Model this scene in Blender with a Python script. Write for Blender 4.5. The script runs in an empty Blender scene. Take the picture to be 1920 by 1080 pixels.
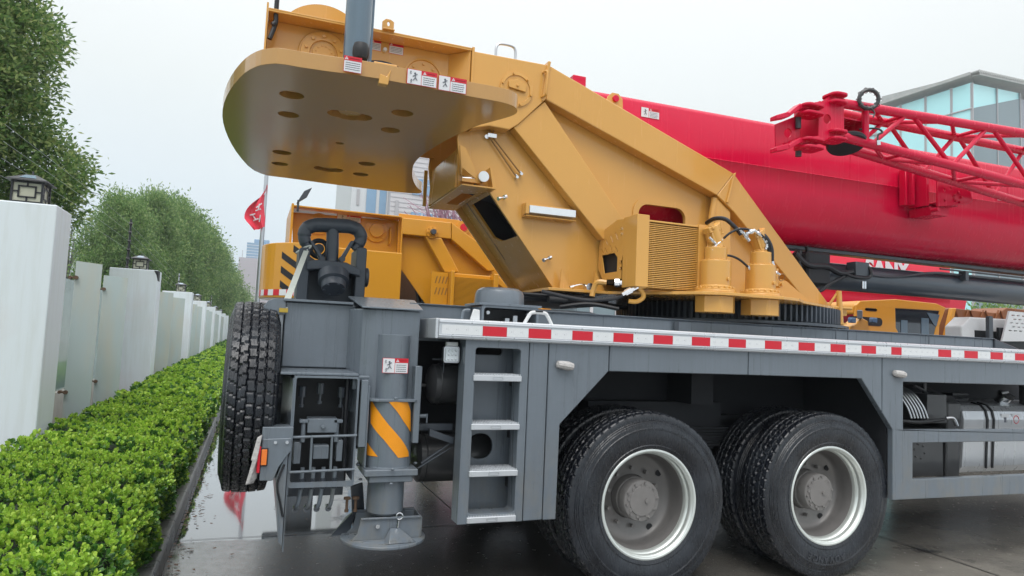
import bpy, bmesh, math, random
from mathutils import Vector, Matrix
from mathutils.geometry import tessellate_polygon
R = math.radians; PI = math.pi
S = bpy.context.scene
COL = S.collection
random.seed(7)

# ------------------------------------------------------------------ camera
F = 1290.0; CX, CY = 960.0, 540.0; H = 1.62
VX = Vector((0.93416888, 0.06789018, 0.35031333))   # world X, Y, Z seen in camera axes (right, down, forward)
VY = Vector((-0.35417973, 0.05695564, 0.93344136))
VZ = Vector((0.04341918, -0.99606575, 0.07725152))
CAMP = Vector((0, 0, H))
def ray(x, y):
    c = Vector((x - CX, y - CY, F))
    return Vector((VX.dot(c), VY.dot(c), VZ.dot(c)))
def W(x, y, Y):                       # the point of the real plane y=Y seen at a pixel (used to read sizes off the photo)
    r = ray(x, y); return CAMP + r * (Y / r.y)
def WZ(x, y, Z):
    r = ray(x, y); return CAMP + r * ((Z - H) / r.z)
def WX(x, y, X):
    r = ray(x, y); return CAMP + r * (X / r.x)
def xz(pts, Y): return [(W(x, y, Y).x, W(x, y, Y).z) for x, y in pts]
cd = bpy.data.cameras.new('camera'); cam = bpy.data.objects.new('camera', cd); COL.objects.link(cam)
cd.sensor_width = 36; cd.lens = F / 1920 * 36; cd.clip_start = 0.05; cd.clip_end = 2000
right = Vector((VX.x, VY.x, VZ.x)); down = Vector((VX.y, VY.y, VZ.y)); fwd = Vector((VX.z, VY.z, VZ.z))
m = Matrix((right, -down, -fwd)).transposed().to_4x4(); m.translation = CAMP
cam.matrix_world = m
S.camera = cam

# ------------------------------------------------------------------ materials
def newmat(name):
    mt = bpy.data.materials.new(name); mt.use_nodes = True
    nt = mt.node_tree; b = nt.nodes['Principled BSDF']
    return mt, nt, b
def N(nt, t, **k):
    n = nt.nodes.new(t)
    for a, v in k.items():
        if a in n.inputs: n.inputs[a].default_value = v
        else: setattr(n, a, v)
    return n
def coords(nt, scale=(1, 1, 1)):
    g = N(nt, 'ShaderNodeNewGeometry'); mp = N(nt, 'ShaderNodeMapping'); mp.inputs['Scale'].default_value = scale
    nt.links.new(g.outputs['Position'], mp.inputs['Vector']); return mp.outputs['Vector']
def noise(nt, vec, scale, detail=4, rough=.55):
    n = N(nt, 'ShaderNodeTexNoise'); n.inputs['Scale'].default_value = scale
    n.inputs['Detail'].default_value = detail; n.inputs['Roughness'].default_value = rough
    nt.links.new(vec, n.inputs['Vector']); return n.outputs['Fac']
def ramp(nt, fac, stops):
    r = N(nt, 'ShaderNodeValToRGB'); nt.links.new(fac, r.inputs['Fac'])
    e = r.color_ramp.elements
    while len(e) < len(stops): e.new(0.5)
    for i, (p, c) in enumerate(stops):
        e[i].position = p; e[i].color = (c, c, c, 1) if isinstance(c, (int, float)) else (*c, 1)
    return r.outputs['Color']
def mix(nt, fac, a, b, mode='MIX'):
    m_ = N(nt, 'ShaderNodeMix', data_type='RGBA', blend_type=mode)
    for k, v in ((0, fac), (6, a), (7, b)):
        if hasattr(v, 'is_linked') or hasattr(v, 'links'): nt.links.new(v, m_.inputs[k])
        elif k == 0: m_.inputs[0].default_value = v
        else: m_.inputs[k].default_value = (*v, 1)
    return m_.outputs[2]
def bump(nt, b, h, strength, dist=.01):
    bp = N(nt, 'ShaderNodeBump'); bp.inputs['Strength'].default_value = strength; bp.inputs['Distance'].default_value = dist
    nt.links.new(h, bp.inputs['Height']); nt.links.new(bp.outputs['Normal'], b.inputs['Normal'])
def paint(name, col, rough=.32, streak=.5, var=.12, metal=0, coat=.35, wave=.15, runs=(.55, .8), rv=1, dirt=0, spec=.5):
    """wet machine paint: vertical rain runs that change gloss and tone a little"""
    mt, nt, b = newmat(name)
    v1 = coords(nt, (26, 26, 1.3)); v2 = coords(nt, (1, 1, 1))
    f1 = noise(nt, v1, 1.0, 5, .6); f2 = noise(nt, v2, 2.2, 5, .6); f3 = noise(nt, v2, 38, 3, .6)
    c0 = tuple(min(1, c * (1 + var)) for c in col); c1 = tuple(c * (1 - var * 1.3) for c in col)
    base = mix(nt, f2, c1, c0)
    run = ramp(nt, f1, [(runs[0] - .13, 0), (runs[0], .35), (runs[1], 1)])
    dark = tuple(c * .66 + .012 for c in col)
    mm = N(nt, 'ShaderNodeMath', operation='MULTIPLY'); mm.inputs[1].default_value = streak; nt.links.new(run, mm.inputs[0])
    base2 = mix(nt, mm.outputs[0], base, dark)
    if dirt:      # dried road splash low on the panels and faint grime patches
        g = N(nt, 'ShaderNodeNewGeometry'); sz = N(nt, 'ShaderNodeSeparateXYZ'); nt.links.new(g.outputs['Position'], sz.inputs[0])
        mr = N(nt, 'ShaderNodeMapRange'); mr.inputs[1].default_value = 1.15; mr.inputs[2].default_value = .45; nt.links.new(sz.outputs['Z'], mr.inputs[0])
        f4 = noise(nt, coords(nt, (6, 6, 3)), 1.3, 8, .72); pw = ramp(nt, f4, [(.46, 0), (.70, .8)])
        mq = N(nt, 'ShaderNodeMath', operation='MULTIPLY'); nt.links.new(mr.outputs[0], mq.inputs[0]); nt.links.new(pw, mq.inputs[1])
        base2 = mix(nt, mq.outputs[0], base2, (.20, .19, .165))
        f5 = noise(nt, v2, 7, 8, .75); base2 = mix(nt, ramp(nt, f5, [(.60, 0), (.72, .22)]), base2, (.06, .06, .058))
    nt.links.new(base2, b.inputs['Base Color'])
    rr = ramp(nt, f1, [(.3, rough * (1 + .12 * rv)), (.7, rough * (1 - .28 * rv))])
    nt.links.new(rr, b.inputs['Roughness'])
    b.inputs['Specular IOR Level'].default_value = spec
    b.inputs['Metallic'].default_value = metal
    b.inputs['Coat Weight'].default_value = coat; b.inputs['Coat Roughness'].default_value = .12
    ad = N(nt, 'ShaderNodeMath', operation='ADD'); nt.links.new(f2, ad.inputs[0])
    ml = N(nt, 'ShaderNodeMath', operation='MULTIPLY'); ml.inputs[1].default_value = .12; nt.links.new(f3, ml.inputs[0])
    nt.links.new(ml.outputs[0], ad.inputs[1])
    bump(nt, b, ad.outputs[0], wave, .02)
    return mt
def plain(name, col, rough=.5, metal=0, var=.1, scale=20, bmp=0, coat=0):
    mt, nt, b = newmat(name)
    f = noise(nt, coords(nt), scale)
    c = mix(nt, f, tuple(x * (1 - var) for x in col), tuple(min(1, x * (1 + var)) for x in col))
    nt.links.new(c, b.inputs['Base Color']); b.inputs['Roughness'].default_value = rough; b.inputs['Metallic'].default_value = metal
    b.inputs['Coat Weight'].default_value = coat
    if bmp: bump(nt, b, f, bmp, .01)
    return mt
M = {}
M['yellow'] = paint('yellow_paint', (.69, .36, .08), .27, .03, .04, wave=.05, rv=.25)
M['yellow_far'] = paint('deep_yellow_paint', (.68, .31, .02), .34, .04, .05, wave=.05, rv=.3)
M['grey'] = paint('blue_grey_paint', (.150, .178, .210), .34, .62, .16, dirt=1)
M['darkgrey'] = paint('dark_grey_paint', (.045, .055, .07), .4, .3, .15)
M['hook'] = paint('hook_paint', (.055, .068, .088), .45, .25, .12, coat=.1)
M['black'] = plain('black_part', (.012, .013, .016), .5)
M['under'] = plain('underbody_black', (.02, .022, .027), .7)
M['red'] = paint('red_paint', (.66, .002, .046), .27, .08, .06, coat=.08, wave=.03, spec=.32)
M['red_far'] = paint('bright_red_paint', (.74, .008, .045), .3, .03, .06, coat=.05, wave=.03, rv=.2)
M['redtape'] = plain('red_reflective_tape', (.62, .012, .03), .3, var=.06)
M['whitetape'] = plain('white_reflective_tape', (.74, .76, .78), .35, var=.05, scale=60)
M['alu'] = paint('brushed_aluminium', (.62, .64, .67), .34, .06, .04, metal=.5, coat=0, wave=.04)
M['steel'] = plain('galvanised_steel', (.55, .56, .58), .3, 1)
M['chrome'] = plain('chrome', (.75, .76, .78), .14, 1, var=.03)
M['orange'] = plain('orange_reflective_sheet', (.9, .33, .01), .4, var=.06)
M['amber'] = plain('amber_lens', (.85, .2, .02), .2, var=.1, coat=.5)
M['white'] = plain('white_paint', (.72, .73, .74), .4, var=.05)
M['sticker'] = plain('sticker_white', (.74, .75, .78), .35, var=.03)
M['ink'] = plain('sticker_ink', (.12, .13, .16), .5)
M['hose'] = plain('rubber_hose', (.013, .014, .018), .38)
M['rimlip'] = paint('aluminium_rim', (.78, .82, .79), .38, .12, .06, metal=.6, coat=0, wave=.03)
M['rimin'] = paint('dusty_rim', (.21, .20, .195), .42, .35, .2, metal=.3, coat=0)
M['hub'] = plain('dusty_hub', (.20, .19, .185), .6, var=.2, scale=9)
M['rust'] = plain('rusty_cast_steel', (.13, .08, .05), .7, var=.3, scale=30)
M['lens'] = plain('lamp_glass', (.8, .85, .9), .12, var=.05, coat=1)
M['wrap'] = plain('bubble_wrap', (.5, .48, .47), .25, var=.35, scale=45, bmp=.8)
M['blue'] = plain('blue_plastic', (.10, .2, .36), .4)
def rubber():
    mt, nt, b = newmat('wet_rubber'); b.inputs['Coat Weight'].default_value = .05; b.inputs['Coat Roughness'].default_value = .3
    v = coords(nt, (34, 34, 5)); f = noise(nt, v, 1.0, 6, .65); f2 = noise(nt, coords(nt), 5, 4)
    nt.links.new(mix(nt, ramp(nt, f2, [(.35, 0), (.7, 1)]), (.004, .005, .009), (.020, .024, .032)), b.inputs['Base Color'])
    nt.links.new(ramp(nt, f, [(.38, .5), (.5, .2), (.62, .42)]), b.inputs['Roughness'])
    b.inputs['Specular IOR Level'].default_value = .6
    bump(nt, b, f, .55, .008); return mt
M['rubber'] = rubber()
M['lettering'] = plain('raised_rubber_letters', (.045, .05, .06), .3)

# ------------------------------------------------------------------ mesh builder
class MB:
    def __init__(s): s.v = []; s.f = []; s.mi = []; s.m = 0; s.sm = []
    def add(s, vs, fs, smooth=False):
        o = len(s.v); s.v += [tuple(v) for v in vs]
        for f in fs: s.f.append([i + o for i in f]); s.mi.append(s.m); s.sm.append(smooth)
    def box(s, x0, x1, y0, y1, z0, z1):
        vs = [(x, y, z) for x in (x0, x1) for y in (y0, y1) for z in (z0, z1)]
        s.add(vs, [(0, 1, 3, 2), (4, 6, 7, 5), (0, 4, 5, 1), (2, 3, 7, 6), (0, 2, 6, 4), (1, 5, 7, 3)]); return s
    def hexa(s, a, b):      # two quads (4 points each) joined
        vs = list(a) + list(b)
        s.add(vs, [(3, 2, 1, 0), (4, 5, 6, 7), (0, 1, 5, 4), (1, 2, 6, 5), (2, 3, 7, 6), (3, 0, 4, 7)]); return s
    def obox(s, c, sx, sy, sz, rot=None):
        rot = rot or Matrix.Identity(3); c = Vector(c)
        vs = [c + rot @ Vector((x * sx / 2, y * sy / 2, z * sz / 2)) for x in (-1, 1) for y in (-1, 1) for z in (-1, 1)]
        s.add(vs, [(0, 1, 3, 2), (4, 6, 7, 5), (0, 4, 5, 1), (2, 3, 7, 6), (0, 2, 6, 4), (1, 5, 7, 3)]); return s
    def prism(s, pts, a0, a1, axis='y', holes=None):
        """outline extruded: axis y -> pts are (x,z); z -> (x,y); x -> (y,z)"""
        def to(p, a):
            return (p[0], a, p[1]) if axis == 'y' else ((p[0], p[1], a) if axis == 'z' else (a, p[0], p[1]))
        loops = [list(pts)] + [list(h) for h in (holes or [])]
        flat = [p for l in loops for p in l]; n = len(flat)
        vs = [to(p, a0) for p in flat] + [to(p, a1) for p in flat]; fs = []
        if not holes: fs += [tuple(range(n)), tuple(range(2 * n - 1, n - 1, -1))]
        else:
            tri = tessellate_polygon([[Vector((p[0], p[1], 0)) for p in l] for l in loops])
            fs += [tuple(t) for t in tri] + [tuple(i + n for i in t[::-1]) for t in tri]
        o = 0
        for l in loops:
            k = len(l)
            for i in range(k): j = (i + 1) % k; fs.append((o + i, o + j, o + j + n, o + i + n))
            o += k
        s.add(vs, fs); return s
    def cyl(s, p0, p1, r0, r1=None, seg=20, caps=True, smooth=True):
        p0 = Vector(p0); p1 = Vector(p1); r1 = r0 if r1 is None else r1
        d = (p1 - p0).normalized(); u = d.orthogonal().normalized(); w = d.cross(u)
        vs = []
        for p, r in ((p0, r0), (p1, r1)):
            for i in range(seg):
                a = 2 * PI * i / seg; vs.append(p + u * (r * math.cos(a)) + w * (r * math.sin(a)))
        fs = [(i, (i + 1) % seg, (i + 1) % seg + seg, i + seg) for i in range(seg)]
        if caps: fs += [tuple(range(seg - 1, -1, -1)), tuple(range(seg, 2 * seg))]
        s.add(vs, fs, smooth); return s
    def lathe(s, prof, o, ax, seg=48, closed=False):
        """prof: list of (r, h) ; h along axis ax from o"""
        o = Vector(o); d = Vector(ax).normalized(); u = d.orthogonal().normalized(); w = d.cross(u); n = len(prof)
        vs = []
        for i in range(seg):
            a = 2 * PI * i / seg; e = u * math.cos(a) + w * math.sin(a)
            for r, h in prof: vs.append(o + e * r + d * h)
        fs = []
        for i in range(seg):
            j = (i + 1) % seg
            for k in range(n if closed else n - 1):
                l = (k + 1) % n; fs.append((i * n + k, i * n + l, j * n + l, j * n + k))
        s.add(vs, fs, True); return s
    def tube(s, pts, r, seg=8, curve=True, n=6, closed=False):
        P = [Vector(p) for p in pts]
        if curve and len(P) > 2:
            Q = []
            m_ = len(P)
            for i in range(m_ if closed else m_ - 1):
                g = lambda k: P[k % m_] if closed else P[max(0, min(m_ - 1, k))]
                p0, p1, p2, p3 = g(i - 1), g(i), g(i + 1), g(i + 2)
                for t in range(n):
                    t /= n
                    Q.append(.5 * ((2 * p1) + (p2 - p0) * t + (2 * p0 - 5 * p1 + 4 * p2 - p3) * t * t + (3 * p1 - p0 - 3 * p2 + p3) * t ** 3))
            if not closed: Q.append(P[-1])
            P = Q
        k = len(P); vs = []; u = None
        for i in range(k):
            d = (P[(i + 1) % k] - P[i - 1]) if closed else (P[min(i + 1, k - 1)] - P[max(i - 1, 0)])
            d.normalize()
            if u is None: u = d.orthogonal().normalized()
            else: u = (u - d * u.dot(d)).normalized()
            w = d.cross(u)
            rr = r[i * (len(r) - 1) // max(1, k - 1)] if isinstance(r, (list, tuple)) else r
            for j in range(seg):
                a = 2 * PI * j / seg; vs.append(P[i] + u * (rr * math.cos(a)) + w * (rr * math.sin(a)))
        fs = []
        for i in range(k if closed else k - 1):
            for j in range(seg):
                a, b = i * seg, ((i + 1) % k) * seg; fs.append((a + j, a + (j + 1) % seg, b + (j + 1) % seg, b + j))
        if not closed: fs += [tuple(range(seg - 1, -1, -1)), tuple(range((k - 1) * seg, k * seg))]
        s.add(vs, fs, True); return s
    def bolts(s, c, ax, rad, n, r=.012, h=.015, a0=0):
        c = Vector(c); d = Vector(ax).normalized(); u = d.orthogonal().normalized(); w = d.cross(u)
        for i in range(n):
            a = a0 + 2 * PI * i / n; p = c + u * (rad * math.cos(a)) + w * (rad * math.sin(a)); s.cyl(p, p + d * h, r, seg=6, smooth=False)
        return s
    def torus(s, c, ax, R_, r, seg=32, ts=10):
        prof = [(R_ + r * math.cos(2 * PI * k / ts), r * math.sin(2 * PI * k / ts)) for k in range(ts)]
        return s.lathe(prof, c, ax, seg, closed=True)
    def quad(s, a, b, c, d): s.add([a, b, c, d], [(0, 1, 2, 3)]); return s
    def islands(s):
        par = list(range(len(s.v)))
        def find(a):
            while par[a] != a: par[a] = par[par[a]]; a = par[a]
            return a
        for f in s.f:
            r0 = find(f[0])
            for i in f[1:]:
                r1 = find(i)
                if r1 != r0: par[r1] = r0
        out = {}
        for k, f in enumerate(s.f): out.setdefault(find(f[0]), []).append(k)
        groups = []
        for ks in out.values():
            P = [s.v[i] for k in ks for i in s.f[k]]
            bb = [[min(p[a] for p in P) - .004 for a in range(3)], [max(p[a] for p in P) + .004 for a in range(3)]]
            hit = [g for g in groups if all(any_[0][0][a] <= bb[1][a] and any_[0][1][a] >= bb[0][a] for a in range(3) for any_ in (g,))]
            new = [bb, list(ks)]
            for g in hit:
                new[0] = [[min(new[0][0][a], g[0][0][a]) for a in range(3)], [max(new[0][1][a], g[0][1][a]) for a in range(3)]]; new[1] += g[1]; groups.remove(g)
            groups.append(new)
        res = []
        for _, ks in groups:
            m_ = MB(); mp = {}
            for k in ks:
                for i in s.f[k]:
                    if i not in mp: mp[i] = len(m_.v); m_.v.append(s.v[i])
                m_.f.append([mp[i] for i in s.f[k]]); m_.mi.append(s.mi[k]); m_.sm.append(s.sm[k])
            res.append(m_)
        return res
    def build(s, name, mats, parent=None, bevel=0, seg=1, angle=35):
        if name in SPLIT:
            out = None
            for m_ in s.islands():
                SPLIT_OFF = m_.build_one(name, mats, parent, bevel, seg, angle); out = out or SPLIT_OFF
            return out
        return s.build_one(name, mats, parent, bevel, seg, angle)
    def build_one(s, name, mats, parent=None, bevel=0, seg=1, angle=35):
        me = bpy.data.meshes.new(name); org = Vector((0, 0, 0))
        if parent is not None: org = ORG[parent.name]
        me.from_pydata([(v[0] - org.x, v[1] - org.y, v[2] - org.z) for v in s.v], [], s.f)
        if not isinstance(mats, (list, tuple)): mats = [mats]
        for m_ in mats: me.materials.append(m_)
        me.polygons.foreach_set('material_index', s.mi)
        me.polygons.foreach_set('use_smooth', s.sm)
        bm = bmesh.new(); bm.from_mesh(me); bmesh.ops.recalc_face_normals(bm, faces=bm.faces); bm.to_mesh(me); bm.free()
        if any(s.sm): me.set_sharp_from_angle(angle=R(angle))
        o = bpy.data.objects.new(name, me); COL.objects.link(o)
        ORG[o.name] = org
        if parent is not None: o.parent = parent
        if bevel:
            md = o.modifiers.new('bevel', 'BEVEL'); md.width = bevel; md.segments = seg; md.limit_method = 'ANGLE'; md.angle_limit = R(40)
        return o
ORG = {}
SPLIT = {'wheel_nut', 'hand_hole', 'screw', 'drain_valve', 'chassis_rib', 'tank_strap', 'frame_seam', 'ladder_slot', 'safety_latch', 'toe_gusset', 'window_strip', 'jack_bracket', 'jib_head', 'jib_lug', 'pipe_bracket', 'tray_boss', 'steel_fitting', 'dark_interior', 'curtain', 'cooler_fitting', 'cooler_pipe', 'side_window', 'valve_block', 'foot_fittings', 'tank_label', 'wrapped_marker_lamp'}
def thing(name, label, cat, loc=(0, 0, 0), group=None):
    o = bpy.data.objects.new(name, None); COL.objects.link(o); o.location = loc; ORG[o.name] = Vector(loc)
    o.empty_display_size = .1; tag(o, label, cat, group); return o
def tag(o, label=None, cat=None, group=None, kind=None):
    if label: o['label'] = label
    if cat: o['category'] = cat
    if group: o['group'] = group
    if kind: o['kind'] = kind
    return o
def circle(cx, cy, r, n=24, ry=None): return [(cx + r * math.cos(2 * PI * i / n), cy + (ry or r) * math.sin(2 * PI * i / n)) for i in range(n)]
def rrect(x0, x1, z0, z1, r, n=5):
    out = []
    for cx, cz, a0 in ((x1 - r, z1 - r, 0), (x0 + r, z1 - r, 90), (x0 + r, z0 + r, 180), (x1 - r, z0 + r, 270)):
        for i in range(n + 1): a = R(a0 + 90 * i / n); out.append((cx + r * math.cos(a), cz + r * math.sin(a)))
    return out
def text_mesh(body, size, mat, parent, name, mtx, extr=.002, align='CENTER', bold=0):
    cu = bpy.data.curves.new('t', 'FONT'); cu.body = body; cu.size = size; cu.extrude = extr; cu.align_x = align; cu.align_y = 'CENTER'; cu.offset = bold
    t = bpy.data.objects.new('t', cu); COL.objects.link(t)
    bpy.context.view_layer.update()
    me = bpy.data.meshes.new_from_object(t.evaluated_get(bpy.context.evaluated_depsgraph_get()))
    bpy.data.objects.remove(t); bpy.data.curves.remove(cu)
    org = ORG[parent.name] if parent else Vector((0, 0, 0))
    me.transform(mtx); me.transform(Matrix.Translation(-org)); me.materials.clear(); me.materials.append(mat)
    o = bpy.data.objects.new(name, me); COL.objects.link(o)
    if parent: o.parent = parent; ORG[o.name] = org
    return o
FACE = Matrix(((1, 0, 0), (0, 0, -1), (0, 1, 0))).to_4x4()   # text plane xy -> faces -y
# ================================================================== MAIN CRANE : chassis
YF = 3.92; YC = 5.43
crane = thing('mobile_crane', 'large mobile crane with yellow slewing frame, red boom and grey wet chassis filling the foreground', 'mobile crane', (3.5, YC, 0))
G, DG = M['grey'], M['darkgrey']

# --- side panels of the chassis (five plates with narrow seams), y = 3.92
def side(pts, holes=None, y0=YF, t=.05):
    mb = MB(); mb.prism(pts, y0, y0 + t, 'y', holes); mb.build('side_panel', G, crane, .006, 2)
ztop = 1.63; zb = .545
side([(1.195, ztop), (1.195, zb), (1.60, zb), (1.60, ztop)], [rrect(1.258, 1.548, .60, 1.575, .02)], t=.13)
side([(1.606, ztop), (1.606, zb), (1.73, zb + .002), (1.73, ztop)])
side([(1.736, ztop), (1.736, zb), (1.822, zb), (1.826, 1.12), (2.155, 1.456), (2.155, ztop)])
side([(2.161, ztop), (2.161, 1.456), (3.25, 1.458), (3.25, ztop)])
side([(3.256, ztop), (3.256, 1.458), (4.295, 1.456), (4.50, 1.21), (4.50, ztop)])
side([(4.506, ztop), (4.506, 1.203), (4.612, 1.075), (4.612, .55), (9.0, .53), (9.0, ztop)],
     [[(4.72, 1.44), (9.0 - .02, 1.44), (9.0 - .02, 1.075), (4.72, 1.075)], [(4.82, .975), (9.0 - .02, .975), (9.0 - .02, .70), (4.82, .70)]])
# rear faces / returns of arch
mb = MB()
mb.hexa([(1.79, 3.975, .55), (1.79, 3.975, 1.13), (1.79, 4.3, 1.13), (1.79, 4.3, .55)], [(1.82, 3.975, .55), (1.82, 3.975, 1.13), (1.82, 4.3, 1.13), (1.82, 4.3, .55)])
mb.box(1.2, 9, 3.98, 4.32, 1.585, 1.62)          # walkway underside
mb.box(4.615, 4.64, 3.98, 5.0, .56, 1.58)
mb.box(4.65, 9, 4.0, 4.05, .56, .66)
mb.build('arch_liner', M['under'], crane)
# ladder recess back and steps
mb = MB()
mb.prism([(1.22, .57), (1.58, .57), (1.58, 1.60), (1.22, 1.60)], 4.12, 4.14, 'y', [rrect(1.30, 1.46, .845 + .04, 1.04, .07), rrect(1.31, 1.50, 1.53, 1.575, .02)])
mb.box(1.225, 1.255, 4.051, 4.119, .58, 1.60)
mb.build('ladder_back', G, crane, .003)
mb = MB()
for z0, z1 in ((1.34, 1.41), (1.02, 1.1), (.72, .80)): mb.box(1.549, 1.553, 4.052, 4.10, z0, z1)
mb.build('ladder_slot', M['black'], crane)
for z in (1.412, 1.124, .851, .584):
    mb = MB(); mb.box(1.25, 1.556, 3.908, 4.07, z - .034, z)
    st = mb.build('ladder_step', M['alu'], crane, .003)
    mb = MB()
    for i in range(30):
        for j in range(5): mb.cyl((1.262 + i * .0099, 3.922 + j * .033, z + .0005), (1.262 + i * .0099, 3.922 + j * .033, z + .009), .0036, seg=5, smooth=False)
    mb.build('step_grip', M['alu'], st)
    mb = MB(); mb.prism(rrect(1.37, 1.435, z - .026, z - .008, .008), 3.9055, 3.9085, 'y', [rrect(1.374, 1.431, z - .023, z - .011, .005)]); mb.build('step_emblem', M['steel'], st)
# --- aluminium edge rail with reflective tape
mb = MB()
mb.prism([(3.895, 1.625), (3.895, 1.730), (3.905, 1.737), (4.30, 1.737), (4.30, 1.722), (3.93, 1.72), (3.93, 1.636), (4.30, 1.634), (4.30, 1.618), (3.905, 1.618)], 1.02, 9.0, 'x')
mb.box(1.02, 9.0, 3.888, 3.896, 1.712, 1.722); mb.box(1.02, 9, 3.888, 3.896, 1.634, 1.642)
rail = mb.build('edge_rail', M['alu'], crane, .002)
mb = MB(); mb.box(1.0, 1.019, 3.895, 4.30, 1.618, 1.737); mb.build('rail_end_cap', M['alu'], rail, .004)
reds = [(905, 950), (991, 1033), (1073, 1111), (1150, 1187), (1225, 1261), (1297, 1331), (1366, 1398), (1434, 1465), (1497, 1527), (1557, 1585), (1615, 1642), (1671, 1690), (1759, 1783), (1808, 1833), (1857, 1880), (1903, 1926)]
prev = 1.035
for a, b in reds:
    yy = 601 + .0522 * (a - 790) + 16
    x0, x1 = W(a, yy, 3.894).x, W(b, yy, 3.894).x
    mb = MB(); mb.box(prev + .002, x0 - .001, 3.8925, 3.8945, 1.647, 1.702)
    for k in range(int((x0 - prev) / .06)):
        xx = prev + .03 + k * .06
        mb.m = 1; mb.box(xx, xx + .004, 3.892, 3.8926, 1.672, 1.679); mb.box(xx + .012, xx + .013, 3.892, 3.8926, 1.668, 1.684); mb.m = 0
    mb.build('white_tape', [M['whitetape'], M['steel']], rail)
    mb = MB(); mb.box(x0, x1, 3.8915, 3.8945, 1.645, 1.703); mb.build('red_tape', M['redtape'], rail)
    prev = x1
x = prev + .13
while x < 8.8:
    mb = MB(); mb.box(x, x + .12, 3.8915, 3.8945, 1.645, 1.703); mb.build('red_tape', M['redtape'], rail); x += .27
# --- small grab handles on the walkway
def handle(x0, x1, y, z0, z1, leanx=0):
    mb = MB(); mb.tube([(x0 - .02, y, z0), (x0 + .012, y, z1 - .02), (x0 + .035, y, z1), (x1 - .035, y, z1), (x1 - .012, y, z1 - .02), (x1 + .02, y, z0)], .0115, 8, n=4)
    mb.m = 1; mb.box(x0 + .05, x1 - .05, y - .013, y + .013, z1 + .004, z1 + .013)
    mb.build('grab_handle', [M['white'], M['black']], crane)
handle(1.60, 1.75, 3.97, 1.73, 1.805)
mb = MB(); mb.hexa([(1.225, 3.95, 1.737), (1.285, 3.95, 1.737), (1.282, 3.95, 1.80), (1.245, 3.95, 1.805)], [(1.225, 3.97, 1.737), (1.285, 3.97, 1.737), (1.282, 3.97, 1.80), (1.245, 3.97, 1.805)])
mb.m = 1; mb.tube([(1.18, 3.98, 1.737), (1.19, 3.98, 1.79), (1.23, 3.98, 1.797)], .01)
mb.build('step_bracket', [M['white'], M['grey']], crane, .006, 2)

# --- deck and frame
mb = MB()
mb.box(1.0, 9, 4.31, 4.40, 1.60, 1.66)
mb.prism([(4.42, 1.60), (4.42, 1.825), (4.40, 1.838), (4.40, 1.842), (4.60, 1.842), (4.60, 1.60)], .95, 6.46, 'x')
mb.build('frame_side', G, crane, .006, 2)
mb = MB()
mb.hexa([(6.461, 4.40, 1.60), (6.461, 4.40, 1.84), (6.461, 5.9, 1.84), (6.461, 5.9, 1.60)], [(7.3, 4.40, 1.60), (7.3, 4.40, 1.63), (7.3, 5.9, 1.63), (7.3, 5.9, 1.60)])
mb.hexa([(.60, 4.601, 1.60), (.60, 4.601, 1.835), (.60, 6.3, 1.835), (.60, 6.3, 1.60)], [(6.46, 4.601, 1.60), (6.46, 4.601, 1.835), (6.46, 6.3, 1.835), (6.46, 6.3, 1.60)])
mb.box(.6, 6.4, 6.31, 6.95, 1.60, 1.74)
mb.build('deck', M['darkgrey'], crane, .006)
mb = MB()
mb.box(2.96, 3.0, 4.395, 4.3985, 1.665, 1.82)
for xx in (4.53, 4.66, 5.6): mb.box(xx, xx + .006, 4.394, 4.3985, 1.67, 1.83)
mb.build('frame_seam', DG, crane)
mb = MB()
mb.box(.7, 9, 4.84, 4.90, .88, 1.595); mb.box(.7, 9, 4.72, 4.84, 1.06, 1.09); mb.box(.7, 9, 5.96, 6.02, .88, 1.595); mb.box(.7, 9, 4.72, 4.84, .86, .88)
mb.box(1.0, 9.0, 6.9, 6.95, .55, 1.60); mb.box(2.4, 3.6, 4.66, 4.835, .98, 1.20); mb.box(3.2, 3.4, 4.5, 4.83, 1.2, 1.58)
mb.box(4.9, 9, 4.9, 5.9, .6, 1.5)
for ax_ in (2.52, 4.04):
    mb.cyl((ax_, 4.3, .594), (ax_, 6.6, .594), .09); mb.lathe([(.0, -.22), (.16, -.18), (.22, 0), (.16, .18), (0, .22)], (ax_, 5.43, .594), (0, 1, 0), 20)
for k in range(9): mb.obox((3.3, 4.66, 1.0 - k * .022), 1.1 - k * .1, .09, .018)
mb.build('chassis_frame', M['under'], crane)
# --- round cap on its box housing
mb = MB()
x0, x1 = 1.30, 1.80
mb.prism(rrect(1.37, 1.765, 1.62, 1.845, .015), 4.18, 4.20, 'y', [rrect(1.385, 1.75, 1.60 + .03, 1.83, .02)])
mb.box(1.37, 1.38, 4.201, 4.395, 1.66, 1.835); mb.box(1.755, 1.765, 4.201, 4.395, 1.66, 1.835)
mb.box(1.35, 1.78, 4.17, 4.50, 1.8455, 1.86)
mb.build('cap_housing', G, crane, .004)
mb = MB(); mb.lathe([(0, .115), (.13, .113), (.158, .095), (.168, .07), (.172, .0)], (1.57, 4.42, 1.861), (0, 0, 1), 48); mb.build('round_cap', G, crane)
mb = MB(); mb.box(1.385, 1.75, 4.36, 4.39, 1.66, 1.83); mb.build('housing_inside', M['black'], crane)
mb = MB(); mb.cyl((1.43, 4.25, 1.80), (1.43, 4.23, 1.80), .012); mb.cyl((1.71, 4.25, 1.80), (1.71, 4.23, 1.80), .01); mb.box(1.56, 1.59, 4.26, 4.3, 1.70, 1.77); mb.cyl((1.575, 4.28, 1.69), (1.575, 4.28, 1.73), .012); mb.box(1.62, 1.65, 4.27, 4.29, 1.745, 1.79)
mb.build('fitting', M['steel'], crane)

# --- rear outrigger box
mb = MB()
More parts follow.
